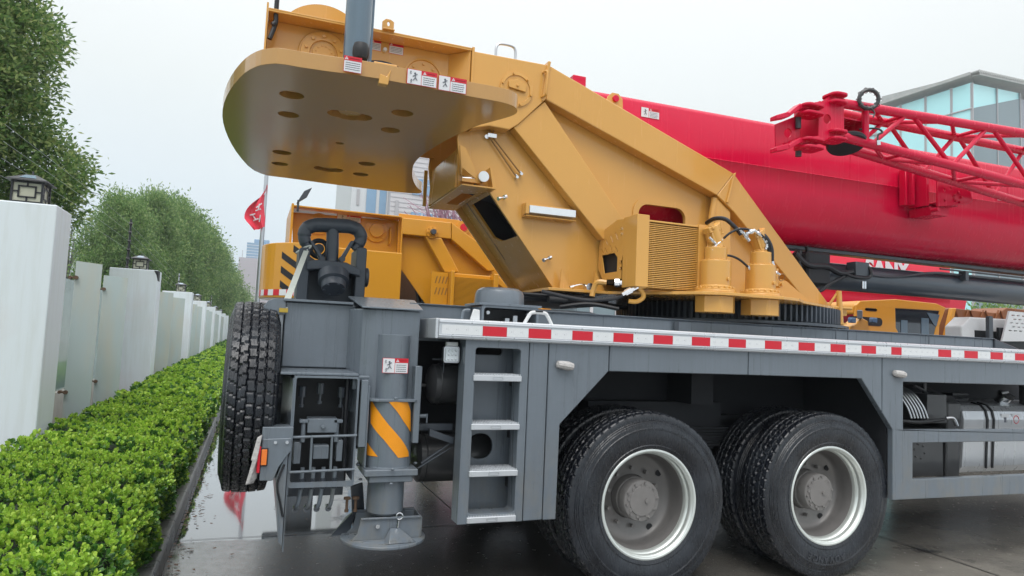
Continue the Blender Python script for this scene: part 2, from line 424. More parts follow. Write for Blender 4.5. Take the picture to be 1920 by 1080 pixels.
# back plate (y 4.36) and curved shoulder toward the beam end
mb.prism([(.185, 1.41), (.58, 1.41), (.60, 1.80), (.185, 1.80)], 4.36, 4.38, 'y')
path = [(.565, 4.352), (.567, 4.30), (.575, 4.24), (.59, 4.19), (.615, 4.14), (.65, 4.115), (.69, 4.105), (.955, 4.105)]
outer = path; inner = [(.955, 4.6), (.565, 4.6)]
mb.prism(outer + inner, 1.16, 1.776, 'z')
mb.build('outrigger_beam', G, crane, .006, 2)
mb = MB()   # sloping wet top plate
mb.hexa([(.60, 4.08, 1.777), (.965, 4.08, 1.777), (1.03, 4.62, 1.86), (.585, 4.62, 1.86)], [(.60, 4.08, 1.788), (.965, 4.08, 1.788), (1.03, 4.62, 1.871), (.585, 4.62, 1.871)])
mb.hexa([(.17, 4.33, 1.802), (.584, 4.33, 1.802), (.584, 4.9, 1.802), (.17, 4.9, 1.802)], [(.17, 4.33, 1.818), (.584, 4.33, 1.818), (.584, 4.9, 1.818), (.17, 4.9, 1.818)])
mb.build('outrigger_top', M['wetplate'] if 'wetplate' in M else G, crane, .003)
mb = MB(); mb.box(.17, .93, 4.601, 6.9, 1.0, 1.80); mb.build('outrigger_box', G, crane, .01)
mb = MB(); mb.hexa([(.17, 4.05, 1.395), (.60, 4.05, 1.395), (.585, 4.36, 1.405), (.185, 4.36, 1.405)], [(.17, 4.05, 1.38), (.60, 4.05, 1.38), (.585, 4.36, 1.39), (.185, 4.36, 1.39)])
mb.box(.575, .60, 4.10, 4.352, 1.3, 1.394)
mb.build('cabinet_roof', G, crane, .003)
# control cabinet (open front)
mb = MB()
fx0, fx1, fz0, fz1 = .245, .605, .80, 1.378
mb.prism(rrect(fx0, fx1, .76, fz1, .018), 4.035, 4.05, 'y', [rrect(fx0 + .012, fx1 - .012, .60 + .19, fz1 - .012, .012)])
mb.box(fx0, fx0 + .008, 4.051, 4.40, .72, 1.378); mb.box(fx1 - .008, fx1, 4.051, 4.358, .78, 1.378)
mb.hexa([(.24, 4.03, .42), (.247, 4.03, .42), (.247, 4.03, 1.36), (.24, 4.03, 1.36)], [(.20, 4.42, .62), (.207, 4.42, .62), (.207, 4.42, 1.38), (.20, 4.42, 1.38)])
cab = mb.build('control_cabinet', G, crane, .002)
mb = MB(); mb.box(.26, .60, 4.34, 4.355, .72, 1.37); mb.build('cabinet_inside', M['black'], cab)
mb = MB()
for z in (1.04, .85): mb.tube([(.25, 4.02, z), (.605, 4.02, z + .008)], .0075, 8, curve=False)
for xx in (.36, .47): mb.tube([(xx, 4.02, .85), (xx - .003, 4.02, 1.05)], .007, 8, curve=False)
mb.build('guard_rail', G, cab)
mb = MB()
mb.box(.335, .50, 4.08, 4.20, 1.055, 1.135); mb.cyl((.42, 4.085, 1.09), (.42, 4.06, 1.09), .013, seg=8)
mb.cyl((.315, 4.10, 1.0), (.315, 4.10, 1.13), .013); mb.cyl((.50, 4.10, 1.0), (.50, 4.10, 1.13), .013); mb.box(.29, .345, 4.08, 4.12, 1.11, 1.13); mb.box(.48, .53, 4.08, 4.12, 1.11, 1.13)
mb.box(.375, .46, 4.07, 4.15, .91, .985); mb.box(.27, .31, 4.1, 4.2, .88, 1.0); mb.box(.505, .54, 4.1, 4.2, .89, 1.01)
mb.build('valve_block', G, cab, .003)
for xx, z in ((.30, 1.27), (.40, 1.29), (.52, 1.27)):
    mb = MB(); mb.cyl((xx, 4.15, z + .04), (xx, 4.15, z - .02), .02, seg=8); mb.cyl((xx, 4.15, z - .02), (xx, 4.15, z - .07), .008, seg=8); mb.cyl((xx, 4.15, z - .062), (xx, 4.15, z - .078), .014, seg=8)
    mb.build('valve_fitting', DG, cab)
mb = MB(); mb.tube([(.53, 4.12, 1.2), (.53, 4.12, 1.08)], .004, 6, curve=False); mb.tube([(.555, 4.16, 1.36), (.552, 4.14, 1.1), (.56, 4.12, .83)], .012, 8); mb.build('cable', M['hose'], cab)
mb = MB(); mb.box(.24, .58, 4.28, 4.34, .66, .80); mb.build('cabinet_floor', DG, cab)
for i, xx in enumerate((.325, .385, .44, .505)):
    mb = MB(); mb.tube([(xx, 4.1, .86), (xx - .002, 4.1, .76), (xx - .012, 4.1, .66), (xx - .022, 4.13, .625), (xx - .02, 4.2, .62)], .0115, 8)
    mb.m = 1; mb.cyl((xx, 4.1, .74), (xx, 4.1, .80), .015, seg=8)
    mb.cyl((xx - .021, 4.12, .622), (xx - .02, 4.16, .612), .017, seg=8)
    mb.build('hydraulic_hose', [G, DG], cab)
# valves beside the jack
mb = MB(); 
for xx in (.59, .64): mb.cyl((xx, 4.15, .66), (xx, 4.15, .60), .008, seg=8); mb.cyl((xx, 4.15, .675), (xx, 4.15, .662), .02, seg=8); mb.cyl((xx, 4.15, .605), (xx, 4.15, .59), .012, seg=8)
mb.build('drain_valve', M['rust'], crane)
mb = MB(); mb.hexa([(.66, 4.3, .42), (.72, 4.3, .55), (.70, 4.3, .72), (.63, 4.3, .70)], [(.66, 4.33, .42), (.72, 4.33, .55), (.70, 4.33, .72), (.63, 4.33, .70)]); mb.hexa([(.52, 4.2, .44), (.62, 4.2, .45), (.68, 4.36, .55), (.62, 4.36, .50)], [(.52, 4.2, .45), (.62, 4.2, .46), (.68, 4.36, .56), (.62, 4.36, .51)])
mb.build('foot_bracket', DG, crane)
# side brackets around the jack
mb = MB()
mb.box(.615, .655, 4.02, 4.35, .98, 1.36); mb.box(.60, .66, 4.03, 4.06, 1.37, 1.385); mb.box(.655, .665, 4.02, 4.30, .86, 1.33)
mb.box(.925, .965, 4.02, 4.3, 1.0, 1.45); mb.box(.93, .975, 4.15, 4.19, .98, 1.30)
mb.cyl((.97, 4.14, 1.145), (1.04, 4.14, 1.145), .012); mb.cyl((1.035, 4.13, 1.16), (1.035, 4.13, 1.10), .005)
mb.build('jack_bracket', G, crane, .004)
# --- vertical jack
JX, JY = .806, 4.12
jp = MB(); jp.cyl((JX, JY, 1.36), (JX, JY, 1.63), .098, seg=36)
jp.prism([(JX - .105, 1.09), (JX + .105, 1.09), (JX + .105, 1.36), (JX - .105, 1.36)], JY + .02, JY + .14, 'y')
jp.box(JX - .10, JX + .10, JY + .0, JY + .13, 1.36, 1.62)
jack = None
prof = []
hw = []
for i in range(37):
    a = PI + PI * i / 36; hw.append((JX + .135 * math.cos(a), JY - .0 + .125 * math.sin(a) * 1.0))
jp.prism(hw + [(JX + .137, JY + .15), (JX - .137, JY + .15)], .86, 1.24, 'z')
jp.prism(hw + [(JX + .137, JY + .15), (JX - .137, JY + .15)][:2], .862, 1.238, 'z') if False else None
jp.cyl((JX, JY, 1.24), (JX, JY, 1.365), .098, seg=36)
jack = jp.build('outrigger_jack', G, crane, .003)
mb = MB(); mb.prism(rrect(JX - .142, JX + .142, JY - .128, JY + .15, .05), 1.241, 1.256, 'z'); mb.bolts((JX, JY, 1.256), (0, 0, 1), .152, 4, .013, .014, PI / 4)
mb.build('jack_collar', G, jack, .002)
mb = MB(); mb.prism(rrect(JX - .155, JX + .155, JY - .15, JY + .15, .012), .822, .859, 'z'); mb.prism(rrect(JX - .125, JX + .13, JY - .135, JY + .13, .012), .785, .8215, 'z')
mb.torus((JX, JY, .861), (0, 0, 1), .128, .006, 36); mb.bolts((JX, JY, .775), (0, 0, 1), .15, 4, .012, .012, PI / 4); mb.bolts((JX, JY, .86), (0, 0, 1), .17, 4, .013, .014, PI / 4)
mb.build('jack_flange', G, jack, .004)
mb = MB(); mb.cyl((JX, JY, .60), (JX, JY, .784), .107, seg=40); mb.lathe([(.107, 0), (.10, -.006), (.095, -.012), (.085, -.012), (0, -.012)], (JX, JY, .60), (0, 0, 1), 40); mb.build('jack_tube', G, jack)
mb = MB(); mb.cyl((JX, JY, .50), (JX, JY, .60), .055, seg=28); mb.build('jack_stem', M['darkgrey'], jack)
# foot pad
fx, fy = .806, 4.12
mb = MB(); mb.lathe([(0, 0), (.238, 0), (.245, .004), (.245, .018), (.238, .022), (0, .022)], (fx, fy, .435), (0, 0, 1), 64)
for sgn in (-1, 1):
    y = fy + sgn * .085
    mb.prism([(fx - .20, .457), (fx - .165, .49), (fx - .150, .56), (fx - .15, .572), (fx + .20, .572), (fx + .20, .457)], y - .006, y + .006, 'y')
    mb.box(fx - .15, fx + .20, min(y, y + sgn * .02), max(y, y + sgn * .02), .5725, .5825)
mb.hexa([(fx + .02 - .03, fy - .10, .457), (fx + .02, fy - .10, .52), (fx + .07, fy - .10, .52), (fx + .15, fy - .10, .457)], [(fx + .02 - .05, fy - .2, .457), (fx - .0, fy - .2, .462), (fx + .10, fy - .2, .462), (fx + .16, fy - .18, .457)])
mb.box(fx + .20, fx + .208, fy - .09, fy + .09, .457, .572)
foot = mb.build('foot_pad', G, jack, .002)
mb = MB(); mb.cyl((fx - .055, fy - .091, .535), (fx - .055, fy - .112, .535), .012, seg=10); mb.torus((fx + .07, fy - .10, .585), (0.1, 1, 0), .018, .005, 20, 8); mb.cyl((fx + .066, fy - .1, .56), (fx + .062, fy - .1, .52), .007)
mb.build('lock_pin', M['chrome'], foot)
# hazard stripes wrapped on the jack housing (angular patches just proud of the surface)
def wrap_patch(u0z, name='hazard_stripe'):
    fine = [u0z[0]]
    for p, q in zip(u0z[:-1], u0z[1:]):
        for s_ in range(1, 5): fine.append(tuple(p[i] + (q[i] - p[i]) * s_ / 4 for i in range(3)))
    u0z = fine
    """u in degrees around the front (270 = facing camera), z height; polygon strip list of (uL,uR,z)"""
    mb = MB(); vs = []; fs = []
    for (a0, a1, z) in u0z:
        for k in range(13):
            a = R(a0 + (a1 - a0) * k / 12); vs.append((JX + .1378 * math.cos(a), JY + .1278 * math.sin(a), z))
    for r_ in range(len(u0z) - 1):
        for k in range(12): fs.append((r_ * 13 + k, r_ * 13 + k + 1, r_ * 13 + k + 14, r_ * 13 + k + 13))
    mb.add(vs, fs, True); mb.build(name, M['orange'], jack)
def AJ(x): return 270 + math.degrees(math.asin(max(-1, min(1, (x - JX) / .1375))))
z0, z1 = .90, 1.195
def stripe_rows(rows):
    out = []
    for y, xa, xb in rows:
        yy = 4.02; a, b = W(xa, y, yy), W(xb, y, yy)
        out.append((AJ(min(max(a.x, JX - .1362), JX + .1362)), AJ(min(max(b.x, JX - .1362), JX + .1362)), (a.z + b.z) / 2))
    wrap_patch(out)
stripe_rows([(751, 697.5, 699), (773, 697, 711), (795, 697, 727), (824, 719, 752), (848, 738, 767), (857, 745, 768)])
stripe_rows([(751, 726, 763), (771, 743, 771), (790, 756, 772), (810, 770, 772)])
stripe_rows([(833, 691, 692.5), (845, 691, 700), (856, 691, 708)])

# --- warning labels
def label(x0, x1, z0, z1, Y, parent, style=0, mtx=None, name='warning_label'):
    """printed safety label on a plane facing -y: white sheet, red header, black pictogram and text lines"""
    mb = MB(); w, h = x1 - x0, z1 - z0; e = .0012
    def rc(a, b, c, d, m_, k): mb.m = m_; mb.box(x0 + a * w, x0 + b * w, Y - e * (k + 1), Y - e * k, z0 + c * h, z0 + d * h)
    rc(0, 1, 0, 1, 1, 0); rc(.02, .98, .03, .97, 0, 1)
    rnd = random.Random(int(x0 * 1000) + style)
    def lines(a, b, zt, zb_, n):
        for i in range(n):
            z = zt - (zt - zb_) * i / max(1, n - 1); q = a
            while q < b - .03:
                l = rnd.uniform(.03, .08); rc(q, min(b, q + l), z - .02, z + .02, 2, 2); q += l + .012
    def tri(cx, cz, s):
        mb.m = 0; X, Z = x0 + cx * w, z0 + cz * h; mb.prism([(X - s, Z - s * .8), (X + s, Z - s * .8), (X, Z + s * .9)], Y - e * 4, Y - e * 3, 'y')
        mb.m = 1; mb.box(X - s * .12, X + s * .12, Y - e * 5, Y - e * 4, Z - s * .5, Z + s * .3)
    def man(cx, cz, s):
        X, Z = x0 + cx * w, z0 + cz * h; mb.m = 2
        mb.prism(circle(X, Z + s * .8, s * .22, 10), Y - e * 4, Y - e * 3, 'y')
        for (a, b, c, d) in ((0, .6, .1, -.1), (.05, .4, .5, .7), (.05, .4, -.5, .1), (.1, -.1, .5, -.7), (.1, -.1, -.4, -.8)):
            p = Vector((X + a * s, Y - e * 3.5, Z + b * s)); q = Vector((X + c * s, Y - e * 3.5, Z + d * s)); mb.tube([p, q], s * .09, 4, curve=False)
    if style == 0:   # header across the top
        rc(.0, 1, .72, 1, 1, 2); tri(.14, .86, h * .11); lines(.28, .9, .86, .86, 1); lines(.1, .9, .58, .18, 4)
    else:            # pictogram left, header right
        k = .42 if style == 1 else .48
        rc(k, 1, .70, 1, 1, 2); rc(k - .008, k + .004, 0, 1, 1, 2); tri(k + .1, .84, h * .11)
        lines(k + .2, .94, .84, .84, 1); lines(k + .06, .92, .55, .14, 4); man(k * .55, .5, h * .3)
        if style == 2: man(k * .25, .75, h * .12); man(k * .3, .2, h * .14)
    return mb.build(name, [M['sticker'], M['redtape'], M['ink']], parent)
label(.727, .878, 1.405, 1.492, JY - .0985, jack, 2)

# --- rear mud flap plate, lamp bracket, wrapped lamps
mb = MB(); mb.box(.095, .255, 3.99, 4.12, .985, 1.10); mb.prism(xz([(493, 823), (546, 821), (546, 844), (535, 858), (522, 876), (515, 893), (510, 901), (486, 901), (488, 870), (491, 844)], 3.985), 3.975, 3.989, 'y')
bl = mb.build('lamp_bracket', G, crane, .003)
mb = MB(); mb.box(.093, .131, 3.966, 3.974, .895, .992); mb.m = 1; mb.box(.098, .126, 3.960, 3.966, .902, .985); mb.build('amber_reflector', [M['black'], M['amber']], bl, .002)
mb = MB(); mb.cyl((.165, 3.975, 1.02), (.165, 3.967, 1.02), .009, seg=10); mb.cyl((.225, 3.975, 1.02), (.225, 3.967, 1.02), .009, seg=10); mb.build('screw', M['chrome'], bl)
mb = MB(); mb.hexa([(.025, 3.95, .80), (.045, 3.95, .81), (.075, 3.95, .93), (.055, 3.95, .94)], [(.07, 4.0, .80), (.085, 4.0, .83), (.095, 4.0, .95), (.085, 4.0, .96)])
mb.hexa([(.045, 3.95, .93), (.075, 3.95, .92), (.095, 3.96, 1.06), (.07, 3.96, 1.05)], [(.07, 4.02, .93), (.09, 4.02, .92), (.098, 4.02, 1.06), (.085, 4.02, 1.05)]); mb.m = 1; mb.box(.078, .094, 3.965, 3.99, .86, 1.0)
mb.build('wrapped_tail_lamp', [M['wrap'], M['redtape']], bl, .004, 2)
mb = MB()
mb.hexa([(.215, 4.0, .48), (.235, 3.995, .46), (.235, 3.99, 1.0), (.18, 3.99, .82)], [(.20, 4.4, .62), (.215, 4.4, .62), (.215, 4.4, 1.0), (.17, 4.4, .84)])
mb.build('mud_flap', G, crane, .003)
mb = MB(); mb.tube([(.24, 4.0, .96), (.20, 4.0, .87), (.13, 4.02, .82), (.12, 4.05, .815)], .007); mb.tube([(.22, 3.985, .9), (.19, 3.98, .8), (.21, 3.98, .7), (.23, 3.985, .62)], .006); mb.build('edge_seal', M['hose'], crane)
def lamp_wrap(x, z):
    mb = MB(); mb.lathe([(0, -.062), (.022, -.055), (.027, -.02), (.029, .02), (.022, .052), (0, .06)], (x, YF - .02, z), (1, 0, -.12), 10)
    mb.m = 1; mb.box(x - .04, x + .04, YF - .01, YF, z - .02, z + .02)
    mb.build('wrapped_marker_lamp', [M['wrap'], M['black']], crane)
lamp_wrap(1.84, 1.485); lamp_wrap(4.66, 1.50)
mb = MB(); mb.prism(rrect(1.085, 1.185, 1.475, 1.575, .014), 4.0, 4.04, 'y'); mb.m = 1; mb.prism(rrect(1.095, 1.175, 1.485, 1.565, .01), 3.992, 4.0, 'y')
for dx in (-.022, 0, .022):
    for dz in (-.022, .006, .03): mb.cyl((1.135 + dx, 3.992, 1.52 + dz), (1.135 + dx, 3.984, 1.52 + dz), .009, .003, seg=8)
mb.m = 2; mb.box(1.10, 1.17, 4.0, 4.03, 1.576, 1.60)
mb.build('work_lamp', [M['steel'], M['lens'], M['white']], crane, .002)
# --- air tanks behind the ladder
def tank(x0, x1, y, z, r):
    mb = MB(); mb.lathe([(0, -.045), (r * .5, -.036), (r * .85, -.018), (r, .0), (r, x1 - x0), (r * .85, x1 - x0 + .02), (0, x1 - x0 + .045)], (x0, y, z), (1, 0, 0), 40)
    mb.torus((x0 + .035, y, z), (1, 0, 0), r + .001, .005, 40, 6); mb.torus((x1 - .1, y, z), (1, 0, 0), r + .002, .008, 40, 6)
    mb.cyl((x0 - .09, y, z - .01), (x0 - .03, y, z - .01), .011, seg=8); mb.cyl((x0 - .09, y, z + .0), (x0 - .08, y, z - .02), .016, seg=8)
    mb.build('air_tank', M['under2'], crane)
M['under2'] = plain('tank_paint', (.05, .052, .056), .38, var=.3, scale=7, coat=.3)
tank(1.10, 1.75, 4.30, 1.33, .125); tank(1.05, 1.75, 4.40, .85, .15)
mb = MB(); mb.box(1.0, 1.22, 4.2, 4.24, 1.05, 1.09); mb.hexa([(1.05, 4.1, 1.03), (1.2, 4.1, .98), (1.2, 4.1, 1.02), (1.05, 4.1, 1.07)], [(1.05, 4.14, 1.03), (1.2, 4.14, .98), (1.2, 4.14, 1.02), (1.05, 4.14, 1.07)])
mb.tube([(1.02, 4.15, .86), (1.2, 4.15, .98)], .008); mb.tube([(1.0, 4.15, .83), (1.2, 4.15, .95)], .006)
mb.tube([(1.05, 4.12, 1.49), (1.12, 4.12, 1.49), (1.12, 4.12, 1.41)], .005, curve=False)
mb.build('pipe_bracket', DG, crane)
mb = MB(); mb.box(.95, 1.7, 4.70, 4.72, .70, 1.59); mb.build('inner_wall', M['under'], crane)

# --- wheels
def tyre_mesh(R0=.60, Rr=.352, w=.300, tw=.245, npitch=56, name='tyre'):
    """wet truck tyre with five block ribs; axis y, centre at origin"""
    sub = 6; nt = npitch * sub; us = []
    gro = (-.60, -.2, .2, .60)
    nu = 46
    us = [-1 + 2 * i / nu for i in range(nu + 1)]
    vs = []; n = 0
    side = []      # sidewall profile from shoulder outward to bead (r, y offset outward)
    sw = [(R0 - .018, tw / 2 + .003), (R0 - .035, tw / 2 + .008), (R0 - .05, tw / 2 + .008), (R0 - .055, tw / 2 + .014), (R0 - .062, tw / 2 + .013), (R0 - .066, tw / 2 + .017), (R0 - .074, tw / 2 + .0175), (R0 - .078, tw / 2 + .022), (R0 - .10, w / 2 - .001), (R0 - .104, w / 2 + .003), (R0 - .112, w / 2 + .003), (R0 - .116, w / 2 + .0005), (R0 - .14, w / 2 + .002), (R0 - .17, w / 2 - .001),
          (Rr + .055, w / 2 - .006), (Rr + .035, w / 2 - .012), (Rr + .03, w / 2 - .008), (Rr + .012, w / 2 - .014), (Rr - .004, w / 2 - .022), (Rr - .012, w / 2 - .05), (Rr - .03, w / 2 - .09)]
    row = []
    for i in range(nt):
        a = 2 * PI * i / nt; c, s_ = math.cos(a), math.sin(a)
        prof = []
        for k, (r, y) in enumerate(reversed(sw)):
            rr = r
            prof.append((rr, -y))
        for u in us:
            d = 0
            zz = .02 * math.sin(2 * PI * (i / sub) * 1.0)
            for g in gro:
                if abs(u - g - zz) < .030: d = .012
            rib = sum(u > g for g in gro)
            skew = {0: .9 * u, 1: -.9 * u + .3, 2: .5 * u + .1, 3: -.9 * u + .6, 4: .9 * u + .4}[rib]
            t = (i / sub + skew) % 1
            if t < .165: d = max(d, .008)
            crown = R0 - .010 * u * u
            if abs(u) > .97: crown -= .004; d = d * .9
            prof.append((crown - d, u * tw / 2))
        for k, (r, y) in enumerate(sw):
            t = (i / sub + .3) % 1
            rr = r - (.006 if (k < 3 and t < .2) else 0)
            prof.append((rr, y + (.0 if not (k in (1, 2) and t < .2) else -.007)))
        n = len(prof)
        for r, y in prof: vs.append((r * c, y, r * s_))
    fs = []
    for i in range(nt):
        j = (i + 1) % nt
        for k in range(n - 1): fs.append((i * n + k, i * n + k + 1, j * n + k + 1, j * n + k))
    return vs, fs
TV, TF = tyre_mesh()
def make_tyre(c, axis, parent, name='tyre', scale=1, mat=None):
    c = Vector(c); ax = Vector(axis).normalized()
    rot = Vector((0, 1, 0)).rotation_difference(ax).to_matrix()
    mb = MB(); mb.add([c + rot @ (Vector(v) * scale) for v in TV], TF, True)
    o = mb.build(name, mat or M['rubber'], parent, angle=28)
    return o
def make_wheel(x, y, full=True):
    """wheel part: hub assembly mesh with tyre, rim and cap as sub-parts; outer face toward -y"""
    c = (x, y, .594); yo = y - .125
    hb = MB()
    if full:
        hb.lathe([(0, .06), (.095, .06), (.10, .068), (.118, .070), (.132, .074), (.137, .082), (.137, .16), (.142, .165), (.150, .30)], (x, yo + .02, c[2]), (0, 1, 0), 48)
        hb.bolts((x, yo + .093, c[2]), (0, -1, 0), .118, 10, .009, .014); hb.cyl((x + .03, yo + .08, c[2]), (x + .03, yo + .070, c[2]), .014, seg=10)
        for k in range(9): 
            a = 2 * PI * k / 9 + .2; hb.cyl((x + .103 * math.cos(a), yo + .089, c[2] + .103 * math.sin(a)), (x + .103 * math.cos(a), yo + .082, c[2] + .103 * math.sin(a)), .012, seg=8, smooth=False)
    else: hb.cyl((x, y - .1, c[2]), (x, y + .1, c[2]), .12)
    w = hb.build('wheel', M['hub'], crane)
    make_tyre(c, (0, 1, 0), w)
    if full:
        mb = MB(); mb.lathe([(.330, .040), (.327, .024), (.328, .010), (.333, .002), (.338, -.002), (.340, -.008), (.347, -.012), (.356, -.011), (.362, -.004), (.363, .006), (.359, .014), (.352, .02)], (x, yo, c[2]), (0, 1, 0), 96)
        mb.lathe([(.330, .040), (.322, .048), (.317, .065), (.318, .085)], (x, yo, c[2]), (0, 1, 0), 96)
        mb.build('rim', M['rimlip'], w)
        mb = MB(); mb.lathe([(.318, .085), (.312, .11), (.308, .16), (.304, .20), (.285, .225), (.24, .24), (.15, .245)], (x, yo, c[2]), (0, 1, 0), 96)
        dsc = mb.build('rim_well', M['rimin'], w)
        mb = MB()
        mb.bolts((x, yo + .235, c[2]), (0, -1, 0), .195, 10, .014, .03, .2)
        mb.build('wheel_nut', M['hub'], w)
        mb = MB()
        for k in range(4):
            a = 2 * PI * k / 4 - .95; mb.cyl((x + .262 * math.cos(a), yo + .229, c[2] + .262 * math.sin(a)), (x + .262 * math.cos(a), yo + .2325, c[2] + .262 * math.sin(a)), .023, seg=14)
        mb.build('hand_hole', M['black'], w)
    return w
w1 = make_wheel(2.522, 4.105); w2 = make_wheel(4.047, 4.105)
make_wheel(2.522, 4.105 + .36, False); make_wheel(4.047, 4.105 + .36, False)
make_wheel(2.522, 6.62, False); make_wheel(4.047, 6.62, False)
# raised maker's name on the second tyre
ty = [c for c in w2.children if c.name.startswith('tyre')][0]
for i, ch in enumerate('ADVANCE'):
    a = R(-76 - i * 6.6); rr = .452
    p = Vector((4.047 + rr * math.cos(a), 4.105 - .1525, .594 + rr * math.sin(a)))
    rot = Matrix.Rotation(-(a - PI / 2), 4, 'Y')
    text_mesh(ch, .062, M['lettering'] if 'lettering' in M else M['rubber'], ty, 'tyre_lettering', Matrix.Translation(p) @ rot @ FACE, .003, bold=.0016)
# spare wheel on the rear, axis x
sp = MB(); sp.cyl((.16, 4.56, 1.222), (.24, 4.56, 1.222), .10); sp.box(.17, .2, 4.5, 4.62, 1.2, 1.75); spare = sp.build('spare_wheel', DG, crane)
make_tyre((.022, 4.555, 1.222), (1, 0, 0), spare, scale=.955)
mb = MB(); mb.lathe([(.31, -.0), (.335, -.01), (.345, 0), (.335, .02), (.30, .05), (.29, .18), (.1, .2)], (-.11, 4.555, 1.222), (1, 0, 0), 64); mb.build('rim', M['rimlip'], spare)
mb = MB(); mb.prism([(.12, 1.72), (.185, 1.72), (.185, 1.815), (.12, 1.815), (.085, 1.80), (.06, 1.765), (.075, 1.725), (.10, 1.70)], 4.34, 4.36, 'y'); mb.build('lifting_lug', G, crane, .003)
mb = MB(); mb.box(.155, .18, 4.42, 4.47, 1.38, 1.79); mb.build('hinge_post', M['alu'], crane)

# --- fuel tank and things seen through the side openings
mb = MB()
mb.prism([(4.22, .72), (4.20, 1.12), (4.215, 1.19), (4.26, 1.235), (4.34, 1.25), (4.8, 1.25), (4.8, .66), (4.26, .66)], 5.77, 9, 'x'); 
ft = mb.build('fuel_tank', M['alu'], crane, .01, 3)
mb = MB()
for xx in (6.04, 6.12, 7.4):
    mb.prism([(4.21, .70), (4.19, 1.12), (4.207, 1.195), (4.255, 1.245), (4.34, 1.262), (4.34, 1.252), (4.262, 1.237), (4.217, 1.19), (4.199, 1.12), (4.218, .70)], xx, xx + .022, 'x')
mb.build('tank_strap', M['black'], ft)
mb = MB(); mb.cyl((6.47, 4.36, 1.25), (6.48, 4.33, 1.31), .06, seg=20); mb.m = 1; mb.cyl((6.48, 4.33, 1.311), (6.485, 4.315, 1.345), .068, seg=12, smooth=False); mb.m = 2; mb.tube([(6.41, 4.31, 1.345), (6.44, 4.27, 1.36)], .01); mb.build('filler_cap', [M['chrome'], M['black'], M['sticker']], ft)
mb = MB()
for xx in (6.24, 6.38):
    mb.m = 0; mb.box(xx, xx + .10, 4.203, 4.206, 1.075, 1.17); mb.m = 1
    if xx < 6.3: mb.box(xx + .03, xx + .06, 4.20, 4.2035, 1.095, 1.14)
    else: mb.m = 2; mb.torus((xx + .05, 4.202, 1.12), (0, 1, 0), .034, .004, 20, 4)
mb.build('tank_label', [M['sticker'], M['ink'], M['redtape']], ft)
mb = MB(); mb.prism([(4.24, .62), (4.22, 1.26), (4.3, 1.31), (4.7, 1.31), (4.7, .62)], 5.60, 5.765, 'x'); mb.m = 0; mb.build('tank_bracket', M['under2'], crane, .01)
mb = MB(); mb.box(4.70, 5.58, 4.25, 4.5, .64, 1.04); mb.bolts((5.3, 4.25, .85), (0, -1, 0), .06, 6, .01, .01); mb.build('battery_box', M['under2'], crane, .01)
for k in range(6):
    mb = MB(); x = 4.88 + k * .036; mb.tube([(x, 4.42, 1.40), (x + .05, 4.30, 1.39), (x + .10, 4.20, 1.34), (x + .14, 4.14, 1.24), (x + .17, 4.12, 1.14)], .0095, 8); mb.build('steel_pipe', M['steel'], crane)
mb = MB(); mb.box(5.33, 5.56, 4.2, 4.45, 1.09, 1.33); mb.cyl((5.42, 4.3, 1.33), (5.42, 4.3, 1.42), .018); mb.tube([(5.3, 4.3, 1.40), (5.38, 4.28, 1.36), (5.45, 4.3, 1.33)], .012); mb.build('hydraulic_valve', M['under2'], crane, .004)
mb = MB(); mb.tube([(5.44, 4.12, 1.14), (5.50, 4.10, 1.14), (5.53, 4.09, 1.08)], .016); mb.m = 1; mb.tube([(4.9, 4.12, 1.12), (5.1, 4.1, 1.11), (5.3, 4.12, 1.12), (5.42, 4.12, 1.13)], .014); mb.tube([(5.25, 4.5, 1.36), (5.5, 4.4, 1.38), (5.8, 4.4, 1.30), (6.1, 4.4, 1.30)], .015); mb.box(5.9, 6.1, 4.4, 4.5, 1.26, 1.33)
mb.build('pipe_fitting', [M['steel'], M['black']], crane)
mb = MB(); mb.cyl((6.75, 4.3, 1.2), (6.75, 4.3, 1.58), .07); mb.build('filter_canister', M['under2'], crane)
# ================================================================== MAIN CRANE : slewing structure
Y = M['yellow']
RX, RY_ = 4.20, 5.43
# slewing ring with cut teeth
mb = MB(); pts = []
nt = 118
for i in range(nt):
    for f, r in ((0, .968), (.22, .968), (.30, 1.012), (.62, 1.012), (.72, .968)):
        a = 2 * PI * (i + f) / nt; pts.append((RX + r * math.cos(a), RY_ + r * math.sin(a)))
mb.prism(pts, 1.885, 2.018, 'z'); gear = mb.build('slewing_gear', M['hook'], crane)
mb = MB(); mb.lathe([(1.08, 0), (1.08, .022), (.96, .03), (.9, .03)], (RX, RY_, 1.852), (0, 0, 1), 96)
mb.lathe([(.93, -.02), (.93, .0)], (RX, RY_, 1.852), (0, 0, 1), 96)
mb.bolts((RX, RY_, 1.84), (0, 0, 1), 1.03, 60, .012, .012)
mb.cyl((RX, RY_, 1.80), (RX, RY_, 1.885), .96, seg=72)
mb.build('ring_flange', DG, gear)
# turntable base plate with bulge that carries the drive motors
mb = MB()
base = [(2.10, 4.80), (2.6, 4.78), (2.95, 4.35), (3.05, 4.18), (3.25, 4.10), (3.5, 4.12), (3.72, 4.10), (3.92, 4.16), (4.1, 4.30), (4.6, 4.55), (5.0, 4.80), (5.05, 5.4), (5.0, 6.06), (2.1, 6.06)]
mb.prism(base, 2.022, 2.045, 'z'); mb.build('turntable_plate', Y, crane, .003)
